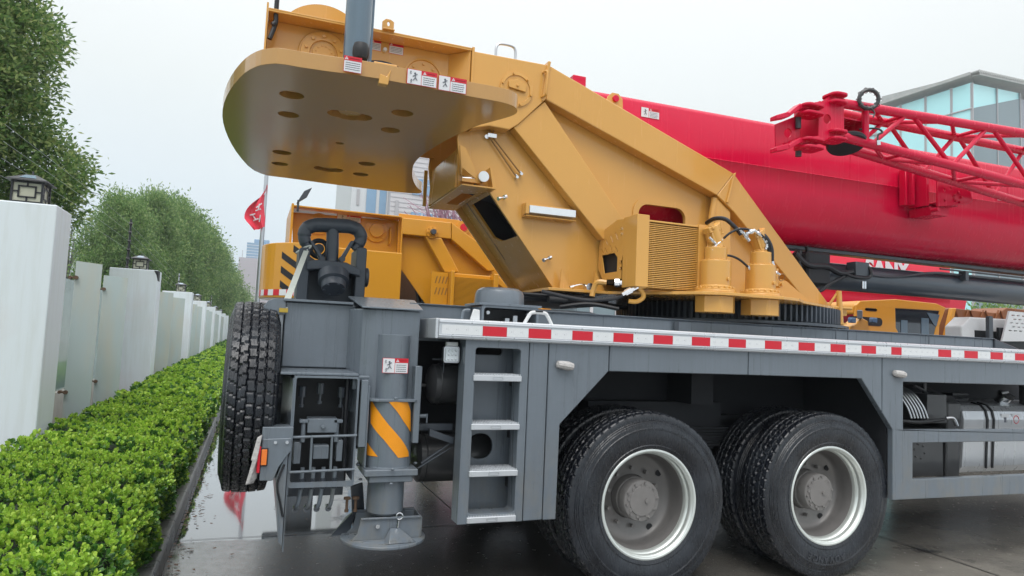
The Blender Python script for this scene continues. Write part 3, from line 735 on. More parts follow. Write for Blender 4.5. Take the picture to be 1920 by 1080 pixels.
# side plates with raised box sections
YN, YP = 4.85, 4.97
plate = xz([(885, 96), (1029, 123), (1376, 326), (1562, 580)], YN) + [(4.98, 2.047), (2.22, 2.047)] + xz([(925, 351), (872, 320), (866, 254)], YN)
hole = rrect(3.00, 3.50, 2.40, 2.77, .12)
def px_rr(cx0, cx1, cz0, cz1, Yp, r):
    a = W(cx0, cz0, Yp); b = W(cx1, cz1, Yp); return a, b
a = W(1196, 388, YP); b = W(1284, 392, YP)
hx0, hx1, hz1 = a.x, b.x, W(1240, 387, YP).z
hole = rrect(hx0, hx1, hz1 - .33, hz1, .09)
slot = [(3.93, 2.05), (4.20, 2.05), (4.20, 2.27), (3.93, 2.27)]
mb = MB(); mb.prism(plate, YP, YP + .025, 'y', [hole]); 
frame = mb.build('side_plate', Y, crane, .003)
mb = MB(); mb.prism([(x, z) for x, z in plate], 5.87, 5.90, 'y', [hole]); mb.build('side_plate', Y, crane, .003)
mb = MB(); mb.prism(rrect(hx0 - .05, hx1 + .05, hz1 - .35, hz1 + .05, .12), YP - .012, YP - .001, 'y', [hole]); mb.build('opening_rim', Y, frame, .004, 2)
def sect(px, y0=YN, y1=YP - .001, name='box_section', add=None, bev=.008):
    mb = MB(); mb.prism(xz(px, YN) + (add or []), y0, y1, 'y'); return mb.build(name, Y, frame, bev, 3)
# upper beam
sect([(885, 95), (1029, 122), (1024, 186), (972, 233), (955, 243), (918, 236), (885, 240)])
# main chord, bend and front leg
sect([(1029.3, 122), (1376, 325.5), (1344.6, 366), (1024.3, 186.5)])
sect([(1376.3, 325.7), (1562, 581), (1516, 570), (1376, 397), (1344.9, 366.3)])
# diagonal strut
sect([(964, 238), (1023, 189), (1175, 418), (1133, 449)], YN + .015)
# vertical rib
sect([(1347, 368), (1374, 396), (1376, 558), (1334, 556)], YN + .02, bev=.02)
mb = MB(); p0, p1 = W(1347, 370, YN), W(1326, 455, YN); mb.cyl((p0.x, YN + .05, p0.z), (p1.x, YN + .06, p1.z - .3), .03, seg=16); mb.build('corner_roll', Y, frame)
mb = MB(); q0, q1 = W(1376, 326, YN), W(1361, 380, YN)
mb.hexa([(q0.x - .01, YN - .018, q0.z), (q0.x + .012, YN - .018, q0.z + .01), (q1.x + .02, YN - .018, q1.z), (q1.x - .004, YN - .018, q1.z)], [(q0.x - .01, YN, q0.z), (q0.x + .012, YN, q0.z + .01), (q1.x + .02, YN, q1.z), (q1.x - .004, YN, q1.z)]); mb.build('weld_rib', Y, frame, .003)
mb = MB(); q0, q1 = W(1029, 119, YN), W(1017, 190, YN)
mb.hexa([(q0.x - .012, YN - .02, q0.z + .012), (q0.x + .012, YN - .02, q0.z + .01), (q1.x + .01, YN - .012, q1.z), (q1.x - .01, YN - .012, q1.z)], [(q0.x - .012, YN + .4, q0.z + .012), (q0.x + .012, YN + .4, q0.z + .01), (q1.x + .01, YN, q1.z), (q1.x - .01, YN, q1.z)]); mb.build('weld_rib', Y, frame, .003)
# dark window low in the side plate and its rim
mb = MB(); mb.prism([(3.60, 2.06), (3.92, 2.06), (3.92, 2.31), (3.60, 2.31)], YP - .012, YP - .001, 'y', [[(3.625, 2.07), (3.91, 2.07), (3.91, 2.285), (3.625, 2.285)]]); mb.m = 1; mb.box(3.625, 3.91, YP - .004, YP - .0005, 2.07, 2.285)
mb.build('service_opening', [Y, M['black']], frame)
# toe ribs
mb = MB(); a_ = W(1456, 560, 4.8); c_ = W(1466, 528, 4.8); d_ = W(1520, 575, 4.8)
mb.prism([(a_.x - .08, 2.046), (a_.x - .05, c_.z + .02), (c_.x, c_.z), (d_.x, 2.046)], 4.74, 4.76, 'y'); mb.box(4.98, 5.06, 4.78, 4.83, 1.98, 2.05)
mb.build('toe_gusset', Y, frame, .003)
# holes plates: round cover on the upper beam
def cover(px, py, r, Yp, nb=6, name='bearing_cover', mat=None, par=None):
    c = W(px, py, Yp); mb = MB(); mb.lathe([(r, 0), (r, -.012), (r * .82, -.014), (r * .8, -.006), (0, -.006)], (c.x, Yp, c.z), (0, 1, 0), 40)
    mb.bolts((c.x, Yp - .014, c.z), (0, -1, 0), r * .9, nb, r * .07, .014); return mb.build(name, mat or Y, par or frame)
cover(968, 168, .135, YN)
mb = MB(); c = W(968, 165, YN); mb.prism([(c.x - .07, c.z - .01), (c.x + .07, c.z - .03), (c.x + .08, c.z + .03), (c.x, c.z + .06), (c.x - .07, c.z + .04)], YN - .028, YN - .013, 'y'); mb.cyl((c.x, YN - .03, c.z + .01), (c.x, YN - .04, c.z + .01), .01); mb.build('locking_plate', Y, frame, .003)
# grab rails
mb = MB(); a0, a1 = W(1018, 137, YN), W(1018, 182, YN)
mb.tube([(a0.x, YN, a0.z), (a0.x + .01, YN - .05, a0.z), (a0.x + .015, YN - .06, a0.z - .04), (a1.x, YN - .06, a1.z + .04), (a1.x, YN - .05, a1.z), (a1.x - .01, YN, a1.z)], .009, 8); mb.build('grab_rail', Y, frame)
mb = MB(); a0 = W(930, 103, 4.95); a1 = W(966, 108, 4.95)
mb.tube([(a0.x, 4.95, a0.z - .02), (a0.x, 4.95, a0.z + .06), (a0.x + .03, 4.95, a0.z + .095), (a1.x - .03, 4.95, a0.z + .095), (a1.x, 4.95, a0.z + .06), (a1.x, 4.95, a1.z - .02)], .011, 8, n=5); mb.build('grab_rail', M['steel'], frame)
# top plates over the beam and chord, boom slot between
tz = W(885, 95, YN).z
# sloping rear face between the side plates, with the winch-rope window
A, B = W(925, 352, YP), W(1052, 543, YP)
dirs = (B - A); L = dirs.length; dn = Vector((dirs.x, 0, dirs.z)).normalized(); nn = Vector((-dn.z, 0, dn.x)) * -.02
def sl(t, y): return (A.x + dirs.x * t, y, A.z + dirs.z * t)
mb = MB()
def slab(t0, t1, y0, y1):
    q = [sl(t0, y0), sl(t1, y0), sl(t1, y1), sl(t0, y1)]; mb.hexa(q, [(a + .02, b, c + .012) for a, b, c in q])
slab(0, .035, YP + .026, 5.87); slab(.445, 1, YP + .026, 5.87); slab(.0351, .4449, YP + .026, 5.05); slab(.0351, .4449, 5.60, 5.87); mb.hexa([sl(.39, 5.599), sl(.4449, 5.599), sl(.4449, 5.45), sl(.44, 5.5)], [(a + .02, b, c + .012) for a, b, c in (sl(.39, 5.599), sl(.4449, 5.599), sl(.4449, 5.45), sl(.44, 5.5))])
rear = mb.build('rear_face', Y, frame, .002)
mb = MB(); q = [sl(.035, 5.10), sl(.43, 5.10), sl(.5, 5.16), sl(.5, 5.52)]
for k in range(7):
    mb.tube([sl(-.1, 5.2 + k * .05), (sl(.25, 0)[0] + .16 + .02 * k, 5.25 + k * .03, sl(.25, 0)[2] + .06), (sl(.6, 0)[0] + .18, 5.3 + k * .03, sl(.6, 0)[2])], .021, 8)
mb.build('hose_bundle', M['hose'], rear)
mb = MB(); q_ = [sl(0, 5.0), sl(.62, 5.0), sl(.62, 5.85), sl(0, 5.85)]; mb.hexa([(a + .20, b, c + .06) for a, b, c in q_], [(a + .24, b, c + .1) for a, b, c in q_]); q_ = [sl(0, 5.66), sl(.62, 5.66)]; mb.hexa([q_[0], q_[1], (q_[1][0] + .24, 5.66, q_[1][2] + .1), (q_[0][0] + .24, 5.66, q_[0][2] + .1)], [(a, b + .02, c) for a, b, c in (q_[0], q_[1], (q_[1][0] + .24, 5.66, q_[1][2] + .1), (q_[0][0] + .24, 5.66, q_[0][2] + .1))]); mb.build('window_shade_box', M['under'], rear)  # black sheets added behind the rope window; they put shade into its opening
# shelf with lens, brace and left web under the counterweight tray
s0 = W(865, 342, 4.86); s1 = W(929, 353, 4.86); zs = s1.z
mb = MB(); mb.prism([(s0.x, 4.84), (s1.x, 4.84), (s1.x, YP - .002), (1.62, YP - .001), (1.62, 5.86), (s0.x - .0, 5.9)], zs - .012, zs + .0, 'z', [[(1.47, 5.12), (1.58, 5.1), (1.58, 5.6), (1.47, 5.6)]]); mb.build('rear_shelf', Y, frame, .002)
mb = MB()
u0, u1, u2, u3 = W(862, 272, 4.9), W(866, 340, 4.9), W(902, 335, 4.9), W(873, 282, 4.9)
mb.prism([(u0.x, u0.z), (u1.x, u1.z + .001), (u2.x, u1.z + .001), (u3.x, u3.z + .02)], 4.9, 4.912, 'y', [[(u0.x + .03, u0.z - .17), (u0.x + .03, u1.z + .03), (u1.x + .11, u1.z + .03)]])
v0, v1 = W(918, 314, 4.87), W(928, 350, 4.87); mb.prism([(v0.x, v0.z), (v0.x + .012, v0.z), (v1.x + .005, zs + .001), (v1.x - .02, zs + .001)], 4.86, 4.96, 'y')
mb.build('shelf_brace', Y, frame, .002)
mb = MB(); c = W(907, 331, 4.86); mb.cyl((c.x, 4.94, c.z), (c.x, 4.87, c.z), .038, seg=24); mb.m = 1; mb.cyl((c.x, 4.87, c.z), (c.x, 4.855, c.z), .041, seg=24); mb.m = 0; mb.tube([(c.x - .15, 4.92, c.z - .02), (c.x - .05, 4.92, c.z - .01), (c.x, 4.94, c.z)], .012)
mb.build('rear_lamp', [M['chrome'], M['lens']], frame)
mb = MB()
mb.hexa([(1.40, 4.99, 3.09), (1.38, 4.99, zs + .25), (1.40, 4.99, zs), (1.56, 4.99, 3.09)], [(1.40, 5.01, 3.09), (1.38, 5.01, zs + .25), (1.40, 5.01, zs), (1.56, 5.01, 3.09)])
mb.hexa([(1.40, 5.01, 3.09), (1.375, 5.01, zs + .002), (1.375, 5.86, zs + .002), (1.40, 5.86, 3.09)], [(1.42, 5.01, 3.09), (1.395, 5.01, zs + .002), (1.395, 5.86, zs + .002), (1.42, 5.86, 3.09)])
q_ = W(795, 335, 5.88); mb.hexa([(q_.x, 5.87, 3.09), (q_.x + .03, 5.87, 3.09), (q_.x + .03, 5.87, zs + .002), (q_.x, 5.87, zs + .002)], [(q_.x, 5.89, 3.09), (q_.x + .03, 5.89, 3.09), (q_.x + .03, 5.89, zs + .002), (q_.x, 5.89, zs + .002)])
mb.build('rear_web', Y, frame, .002)
# bolts on rear edge
for px, py in ((938, 373), (1022, 487)):
    c = W(px, py, YP - .01); mb = MB(); mb.cyl((c.x - .03, YP - .06, c.z - .01), (c.x + .03, YP - .03, c.z + .015), .008, seg=8); mb.cyl((c.x + .022, YP - .034, c.z + .012), (c.x + .04, YP - .026, c.z + .02), .018, seg=8); mb.cyl((c.x - .035, YP - .06, c.z - .012), (c.x - .02, YP - .054, c.z - .006), .016, seg=8); mb.build('hose_fitting', M['chrome'], frame)
# lubrication block with twin copper pipes
mb = MB(); c = W(922, 255, YP - .03); mb.box(c.x - .035, c.x + .035, YP - .045, YP - .01, c.z - .015, c.z + .015)
mb.m = 1; e = W(968, 333, YP - .02); e2 = W(976, 327, YP - .02)
mb.tube([(c.x - .015, YP - .03, c.z - .015), (e.x, YP - .03, e.z)], .0055, 6, curve=False); mb.tube([(c.x + .015, YP - .03, c.z - .015), (e2.x, YP - .03, e2.z)], .0055, 6, curve=False)
mb.tube([(c.x - .02, YP - .03, c.z + .012), (c.x - .02, YP - .03, c.z + .06), (c.x - .07, YP - .02, c.z + .085)], .0055, 6, n=4); mb.tube([(c.x + .01, YP - .03, c.z + .012), (c.x + .01, YP - .03, c.z + .08), (c.x - .01, YP - .02, c.z + .10)], .0055, 6, n=4)
mb.m = 0
for q in (e, e2): mb.cyl((q.x, YP, q.z), (q.x, YP - .045, q.z), .012, seg=8); mb.cyl((q.x - .01, YP - .03, q.z + .02), (q.x + .005, YP - .03, q.z), .01, seg=8)
mb.cyl((c.x - .04, YP, c.z - .01), (c.x - .04, YP - .03, c.z - .01), .016)
M['pipe'] = plain('brown_pipe', (.32, .17, .06), .35, .3)
mb.build('grease_pipe', [M['chrome'], M['pipe']], frame)
# light bar
c0, c1 = W(993, 390, 4.88), W(1079, 399, 4.88)
mb = MB(); mb.box(c0.x, c1.x, 4.87, 4.93, c0.z - .035, c0.z + .022); mb.m = 1; mb.box(c0.x - .03, c1.x - .02, 4.931, YP - .002, c0.z - .055, c0.z + .045); mb.box(c0.x - .03, c0.x - .002, 4.88, 4.93, c0.z - .045, c0.z + .04); mb.box(c0.x - .03, c1.x + .01, 4.88, YP - .002, c0.z - .062, c0.z - .056)
mb.build('work_light_bar', [M['lens'], Y], frame, .002)
mb = MB()   # small gussets at foot of side plate
for px0, px1, py0, py1 in ((1050, 1062, 505, 546), (1113, 1128, 508, 547)):
    a_, b_ = W(px0, py0, 4.93), W(px1, py1, 4.93); mb.prism([(a_.x, a_.z), (b_.x + .02, 2.047), (a_.x - .01, 2.047)], 4.90, 4.912, 'y')
c = W(1107, 539, 4.86); mb.m = 1; mb.cyl((c.x, 4.92, c.z), (c.x, 4.86, c.z), .035, seg=20); mb.tube([(c.x - .14, 4.9, c.z + .0), (c.x - .06, 4.9, c.z + .02), (c.x, 4.9, c.z + .01)], .01); mb.cyl((c.x - .16, 4.9, c.z - .01), (c.x - .13, 4.9, c.z + .0), .016, seg=8)
mb.build('foot_fittings', [Y, M['chrome']], frame)

# winch frame at the rear top
YW = 5.0
x0, x1 = -.035, 1.415; z1 = 3.81; 
mb = MB(); mb.box(x0, x1 - .001, YW, YW + .02, 3.2, z1 - .02)
wf = mb.build('winch_frame', Y, crane, .002)
mb = MB(); mb.box(x0, x1, YN, YW + .7, z1 - .019, z1 - .007); mb.box(x0 - .014, x0 - .001, YN, 6.0, 3.2, z1 + .04); mb.box(x1 + .001, x1 + .02, YN - .008, YW + .02, 3.2, z1 + .01); mb.box(x0, x1, 5.86, 5.88, 3.2, z1 - .02)
mb.box(x0, x1, YN, YN + .012, z1 - .006, z1 + .004)
mb.hexa([(x1 - .14, YW - .002, 3.2), (x1 - .01, YN + .004, 3.2), (x1 - .01, YN + .004, z1 - .02), (x1 - .14, YW - .002, z1 - .02)], [(x1 - .13, YW + .0, 3.2), (x1 - .001, YN + .012, 3.2), (x1 - .001, YN + .012, z1 - .02), (x1 - .13, YW + .0, z1 - .02)])
mb.build('winch_flange', Y, wf, .002)
mb = MB(); mb.box(x1 + .021, 2.05, YN + .12, 5.88, z1 - .03, z1 - .012); mb.build('beam_top', Y, wf)
def gearbox(px, py, r, inner):
    c = W(px, py, YW); mb = MB(); mb.lathe([(r * 1.12, 0), (r * 1.12, -.006), (r * 1.08, -.012), (r * 1.02, -.012), (r, -.03), (r * .62, -.034), (r * .60, -.02), (r * .5, -.02), (r * .48, -.034), (r * .2, -.034), (0, -.034)], (c.x, YW, c.z), (0, 1, 0), 48)
    mb.bolts((c.x, YW - .03, c.z), (0, -1, 0), r * .8, 10, .013, .014, .2); mb.bolts((c.x, YW - .033, c.z), (0, -1, 0), r * .36, 12, .006, .007)
    return mb.build('winch_gearbox', Y, wf)
gearbox(606, 104, .158, 1); 
c = W(793, 146, YW); mb = MB(); mb.lathe([(.15, 0), (.15, -.01), (.135, -.012), (.13, .0), (.13, .03), (.0, .03)], (c.x, YW + .001, c.z), (0, 1, 0), 48); mb.bolts((c.x, YW - .002, c.z), (0, -1, 0), .105, 8, .01, .01); mb.build('winch_gearbox', Y, wf)
c = W(603, 98, 5.3); mb = MB(); mb.cyl((c.x, 5.22, c.z), (c.x, 5.25, c.z), .335, seg=64); mb.cyl((c.x, 5.251, c.z), (c.x, 5.75, c.z), .22, seg=40); mb.cyl((c.x, 5.751, c.z), (c.x, 5.78, c.z), .335, seg=64); mb.build('winch_drum', Y, wf)
a_ = W(700, 76, YW); b_ = W(716, 96, YW); label(W(697, 76, YW).x, W(715, 76, YW).x, W(705, 95, YW).z, W(705, 75, YW).z, YW - .001, wf, 0)
label(W(730, 82, YW).x, W(757, 82, YW).x, W(742, 102, YW).z, W(742, 82, YW).z, YW - .001, wf, 0)
c = W(721, 95, YW); mb = MB(); mb.cyl((c.x, YW, c.z), (c.x, YW - .03, c.z), .014); mb.build('indicator_knob', M['white'], wf)
c = W(728, 48, YN + .03); mb = MB(); mb.prism([(c.x - .045, c.z - .045), (c.x + .04, c.z - .045), (c.x + .04, c.z + .03), (c.x + .015, c.z + .045), (c.x - .02, c.z + .045), (c.x - .045, c.z + .02)], YN + .02, YN + .032, 'y', [circle(c.x, c.z + .01, .010, 8, .018)]); mb.box(c.x - .045, c.x + .04, YN - .03, YN + .02, c.z - .055, c.z - .045); mb.build('mast_bracket', Y, wf, .003)
mb = MB(); c = W(518, 20, 4.9); mb.tube([(c.x, 4.88, 4.3), (c.x, 4.88, c.z), (c.x + .0, 4.88, c.z - .10), (c.x - .03, 4.87, c.z - .22)], .016, 8); mb.cyl((c.x - .015, 4.87, c.z - .12), (c.x - .0, 4.87, c.z - .10), .02); mb.build('bent_pipe', M['hose'], wf)
mb = MB(); c = W(713, 128, 4.95); mb.tube([(c.x - .12, 4.85, c.z + .05), (c.x - .11, 4.84, c.z - .01), (c.x, 4.84, c.z), (c.x + .1, 4.86, c.z - .01), (c.x + .18, 4.9, c.z - .02)], .014, 8); mb.build('rubber_cable', M['hose'], wf)
# grey post (lifting cylinder) standing on the tray
mb = MB(); c = W(671, 60, 4.55); cx = c.x
pz0 = 3.16; mb.cyl((cx, 4.55, pz0), (cx, 4.55, 4.9), .088, seg=40); mb.box(cx + .083, cx + .1, 4.54, 4.56, pz0, 4.9)
mb.m = 1; c2 = W(676, 98, 4.45); mb.lathe([(0, -.055), (.045, -.05), (.053, -.02), (.053, .02), (.045, .05), (0, .052)], (c2.x, 4.44, c2.z), (0, 0, 1), 20)
M['post'] = paint('post_paint', (.10, .16, .22), .22, .5, .15, coat=.6)
mb.build('lifting_cylinder', [M['post'], M['black']], crane)
# counterweight tray seen from below
TZ = 3.105
M['tray'] = paint('tray_shaded_yellow', (.52, .28, .085), .24, 0, .03, wave=.03, rv=.15, coat=.5)  # the yellow paint darkened and browned in colour to suggest the underside's shade
outl = [(484, 123), (503, 120), (523, 119), (576, 128.5), (692, 144), (766, 158), (875, 180), (928, 189), (950, 194), (963, 199), (970, 205), (970, 211), (962, 217), (935, 225), (893, 236), (858, 252), (822, 271), (787, 294), (776, 307), (773, 318), (773, 333), (777, 344), (783, 353), (792, 359), (789, 362), (780, 363), (752, 361), (681.6, 353), (618, 345), (541, 334), (514, 331), (495, 328), (470, 317), (446, 290), (430, 264), (419, 236), (416, 212), (421, 188), (434, 164), (448, 147), (462, 134)]
out = [WZ(x, y, TZ) for x, y in outl]; out = [(p.x, p.y) for p in out]
def sm(pts):      # round the outline a little (Chaikin)
    o = []
    for i in range(len(pts)):
        a, b = pts[i], pts[(i + 1) % len(pts)]; o += [(a[0] * .75 + b[0] * .25, a[1] * .75 + b[1] * .25), (a[0] * .25 + b[0] * .75, a[1] * .25 + b[1] * .75)]
    return o
out = sm(out)
hs = []
for x, y, rx, ry in ((.14, 4.47, .075, .06), (.14, 4.89, .07, .055), (.14, 5.97, .075, .06), (.14, 6.39, .07, .055), (.845, 4.48, .072, .058), (.845, 4.90, .068, .055), (.845, 5.98, .072, .058), (.855, 6.41, .07, .055), (.55, 5.44, .03, .02)):
    hs.append([(x + rx * math.cos(2 * PI * k / 28), y + rx * math.sin(2 * PI * k / 28)) for k in range(28)])
k_ = (H - TZ) / (1.5 - 2.975)
bigs = []
for bx, by, r1, r2 in ((.53, 4.70, .15, .10), (.56, 6.36, .13, .09)):
    pts = []
    for k in range(36):
        a = 2 * PI * k / 36; r = r1 if (abs(math.sin(a)) < .75) else r2 * .9
        pts.append((bx + r * math.cos(a), by + (.11 if math.sin(a) > 0 else .10) * math.sin(a) * (1 if abs(math.cos(a)) > .3 else 1)))
    bigs.append(pts)
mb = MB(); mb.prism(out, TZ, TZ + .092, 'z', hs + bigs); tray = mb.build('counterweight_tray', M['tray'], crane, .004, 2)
mb = MB()
for h_ in hs: cx0_, cy0_ = sum(p[0] for p in h_) / len(h_), sum(p[1] for p in h_) / len(h_); mb.prism([(cx0_ + (p[0] - cx0_) * .995, cy0_ + (p[1] - cy0_) * .995) for p in h_], TZ + .045, TZ + .088, 'z')
mb.build('hole_plug', Y, tray)
mb = MB(); 
for bx, by in ((.53, 4.70), (.56, 6.36)): mb.cyl((bx, by, TZ + .16), (bx, by, TZ + .02), .078, seg=32); mb.box(bx - .2, bx + .2, by - .16, by + .16, TZ + .17, TZ + .19)
mb.build('tray_boss', Y, tray, .004)
def edge_y(px, py): return WZ(px, py, TZ)
ye = 3.968
for (a, b, t, bt, st) in ((645, 679, 109, 139, 0), (763, 820, 134, 164, 2), (822, 875, 145, 176, 1)):
    yl = edge_y((a + b) / 2, (t + bt) / 2 + 14).y - .009
    zt = W((a + b) / 2, t + 1, yl).z; zz = W((a + b) / 2, bt - 1, yl).z
    label(W(a, t, yl).x, W(b, t, yl).x, max(zz, TZ + .0), TZ + .092, yl - .004, tray, st)
mb = MB(); c = WZ(720, 152, TZ); mb.prism([(c.x - .035, TZ - .03), (c.x + .02, TZ - .03), (c.x + .035, TZ + .07), (c.x + .01, TZ + .02), (c.x - .03, TZ + .03)], c.y - .03, c.y + .02, 'y'); mb.box(c.x - .05, c.x + .09, c.y + .1, c.y + .2, TZ + .093, TZ + .15); mb.build('tray_hook', Y, tray, .004)

# --- slewing drives
def drive(px, y, full):
    c = W(px, 590, y); x = c.x
    mb = MB(); mb.prism([(x + .148 * math.cos(2 * PI * k / 8 + PI / 8), y + .148 * math.sin(2 * PI * k / 8 + PI / 8)) for k in range(8)], 1.90, 2.02, 'z')
    mb.lathe([(0, 0), (.155, 0), (.155, .012), (.15, .014), (.15, .028), (.13, .032), (.128, .05), (.114, .055), (.114, .24), (.110, .244), (.082, .246), (.082, .34), (.078, .345), (.055, .347), (.05, .39), (0, .40)], (x, y, 2.047), (0, 0, 1), 48)
    mb.bolts((x, y, 2.075), (0, 0, 1), .138, 18, .011, .018); mb.bolts((x, y, 2.2905), (0, 0, 1), .097, 16, .006, .01); mb.bolts((x, y, 2.392), (0, 0, 1), .07, 10, .006, .01)
    mb.cyl((x + .03, y - .112, 2.15), (x + .03, y - .125, 2.15), .014, seg=10)
    d = mb.build('slewing_drive', Y, crane, .002)
    mb = MB(); rot = Matrix.Rotation(R(-24), 3, 'Y')
    mb.obox((x - .012, y, 2.45), .085, .09, .12, rot); mb.obox((x - .045, y, 2.53), .105, .085, .045, rot); mb.cyl((x - .065, y - .043, 2.535), (x - .065, y - .056, 2.535), .014, seg=10)
    mb.cyl((x + .0, y, 2.43), (x - .05, y, 2.55), .055, seg=20); mb.cyl((x + .0, y, 2.58), (x + .045, y + .02, 2.50), .026, seg=14)
    for dx in (-.05, .05): mb.cyl((x + dx - .03, y - .05, 2.50), (x + dx - .03, y - .058, 2.50), .009, seg=6)
    mb.build('hydraulic_motor', Y, d, .006, 2)
    return x, d
x1_, d1 = drive(1340, 4.30, 1); x2_, d2 = drive(1425, 4.30, 1)
def PW(px, py, y): p = W(px, py, y); return (p.x, p.y, p.z)
def hose(pts, r, par=crane, m_='hose', name='hydraulic_hose'): mb = MB(); mb.tube(pts, r, 10); return mb.build(name, M[m_], par)
hose([PW(1325, 418, 4.5), PW(1340, 410, 4.4), PW(1360, 411, 4.32), PW(1378, 426, 4.28), PW(1390, 440, 4.26)], .017)
hose([PW(1357, 447, 4.28), PW(1370, 436, 4.26), PW(1390, 429, 4.25), PW(1415, 434, 4.25), PW(1434, 447, 4.24), PW(1442, 470, 4.24), PW(1446, 490, 4.24)], .009)
hose([PW(1420, 433, 4.3), PW(1436, 445, 4.26), PW(1446, 465, 4.24), PW(1447, 490, 4.24)], .017)
hose([PW(1345, 484, 4.3), PW(1365, 479, 4.26), PW(1385, 486, 4.25), PW(1402, 500, 4.25)], .009)
mb = MB()
def fit(a, b, r=.014): mb.cyl(a, b, r, seg=8); A_, B_ = Vector(a), Vector(b); C_ = (A_ + B_) / 2; mb.cyl(C_ - (B_ - A_) * .15, C_ + (B_ - A_) * .15, r * 1.5, seg=6, smooth=False)
fit(PW(1384, 428, 4.26), PW(1396, 442, 4.26)); fit(PW(1392, 436, 4.25), PW(1404, 452, 4.25), .016); fit(PW(1400, 438, 4.24), PW(1415, 432, 4.24), .013); fit(PW(1415, 433, 4.25), PW(1428, 443, 4.25)); fit(PW(1430, 446, 4.25), PW(1440, 460, 4.25)); fit(PW(1438, 458, 4.24), PW(1436, 468, 4.24), .01)
fit(PW(1448, 490, 4.24), PW(1449, 505, 4.24)); fit(PW(1450, 508, 4.22), PW(1462, 515, 4.22), .01)
fit(PW(1329, 445, 4.26), PW(1341, 457, 4.26), .012); fit(PW(1341, 461, 4.26), PW(1354, 449, 4.26), .01); fit(PW(1336, 470, 4.26), PW(1342, 460, 4.26), .012); fit(PW(1402, 498, 4.25), PW(1405, 506, 4.25), .01)
mb.build('steel_fitting', M['chrome'], crane)
mb = MB(); c = PW(1465, 533, 4.4); mb.cyl(c, (c[0], c[1] + .1, c[2]), .03); mb.cyl((c[0], c[1] - .02, c[2]), c, .014); mb.cyl((c[0] - .07, 4.4, c[2] - .02), (c[0] - .07, 4.4, c[2] + .12), .03); mb.build('grease_port', Y, crane)
mb = MB(); c = PW(1466, 520, 4.35); mb.torus(c, (0, 1, .3), .028, .004, 20, 6); mb.build('key_ring', M['pipe'], crane)

# --- oil cooler
ry = 4.36
a_, b_ = W(1183, 402, ry), W(1326, 545, ry); cx0, cx1 = 2.60, 3.20
zt = 2.565; zb2 = 2.06
mb = MB(); mb.box(2.595, 2.70, ry, ry + .20, zb2, zt + .03); mb.box(3.135, 3.215, ry, ry + .20, zb2 - .01, zt + .005); mb.box(2.701, 3.134, ry + .14, ry + .20, zb2, zt - .01)
mb.box(2.701, 3.134, ry + .01, ry + .14, zb2, zb2 + .006); mb.box(2.701, 3.134, ry + .004, ry + .13, zt - .018, zt - .004)
cool = mb.build('oil_cooler', Y, crane, .006, 2)
mb = MB(); n = 34
for i in range(n):
    z = zb2 + .015 + (zt - zb2 - .045) * i / (n - 1); mb.box(2.703, 3.132, ry + .012, ry + .05, z - .0038, z + .0038)
mb.build('cooler_fins', Y, cool, .001)
mb = MB(); mb.box(2.63, 3.1, ry + .22, 4.93, zb2 + .05, zt - .09); mb.build('slot_shade_box', M['under'], cool)  # dark box added behind the cooler so its guard slots look shaded
mb = MB(); mb.box(2.703, 3.132, ry + .055, ry + .06, zb2 + .007, zt - .02); M['finback'] = plain('cooler_core', (.30, .17, .045), .6); mb.build('cooler_core', M['finback'], cool)
mb = MB()
# guard plate with slots, plane x = 2.6, running back (y,z)
gp = [(4.60, 2.56), (4.40 + .1, 2.53), (4.60, 2.05)]
gy0, gy1 = ry + .201, 4.95
po = [(gy0, zt + .02), (gy0 + .10, zt + .03), (gy0 + .30, zt - .02), (gy1 - .02, zt - .10), (gy1, zt - .15), (gy1, zt - .33), (gy1 - .08, zb2 + .08), (gy0 + .02, zb2 + .07), (gy0 + .02, zb2 + .2), (gy0, zb2 + .25)]
holes = []
for (cy, cz, l) in ((.10, -.10, .06), (.18, -.11, .06), (.26, -.13, .05), (.10, -.20, .045), (.18, -.19, .06), (.26, -.2, .06), (.33, -.19, .04)):
    yy, zz = gy0 + cy, zt + cz; holes.append([(yy - .006 - .02, zz - l / 2), (yy + .006 - .02, zz - l / 2), (yy + .006 + .02, zz + l / 2), (yy - .006 + .02, zz + l / 2)][::-1])
holes.append([(gy0 + .08, zb2 + .13), (gy0 + .08, zb2 + .24), (gy0 + .13, zb2 + .28), (gy1 - .05, zb2 + .28), (gy1 - .10, zb2 + .13)])
mb.prism(po, 2.596, 2.606, 'x', holes); mb.build('guard_plate', Y, cool, .002)
mb = MB()
for z in (zt - .05, zt - .09, zb2 + .20, zb2 + .15): mb.cyl((2.60, ry + .215, z), (2.60, ry + .235, z), .012, seg=8)
mb.cyl((2.60, 4.60, 2.10), (2.66, 4.55, 2.10), .025, seg=10); mb.cyl((2.57, 4.62, 2.10), (2.60, 4.60, 2.10), .034, seg=8); mb.cyl((2.54, 4.45, 2.0), (2.64, 4.40, 2.06), .016, seg=8); mb.cyl((2.56, 4.44, 2.01), (2.60, 4.42, 2.035), .024, seg=8)
mb.build('cooler_fitting', M['chrome'], cool)
mb = MB(); mb.tube([(2.52, 4.66, 2.10), (2.46, 4.7, 2.10), (2.44, 4.72, 2.04), (2.43, 4.72, 1.99)], .022); mb.tube([(2.62, 4.42, 2.07), (2.68, 4.42, 2.04), (2.70, 4.42, 1.99), (2.66, 4.44, 1.955), (2.6, 4.46, 1.955)], .018); mb.tube([(2.64, 4.4, 2.06), (2.70, 4.4, 2.07)], .02); mb.build('cooler_pipe', Y, cool)
hose([(2.0, 4.7, 2.0), (2.3, 4.6, 1.95), (2.5, 4.5, 1.97), (2.56, 4.45, 2.0)], .015); hose([(1.9, 4.9, 1.97), (2.2, 4.9, 1.96), (2.5, 4.9, 1.95), (2.9, 5.0, 1.94)], .02)
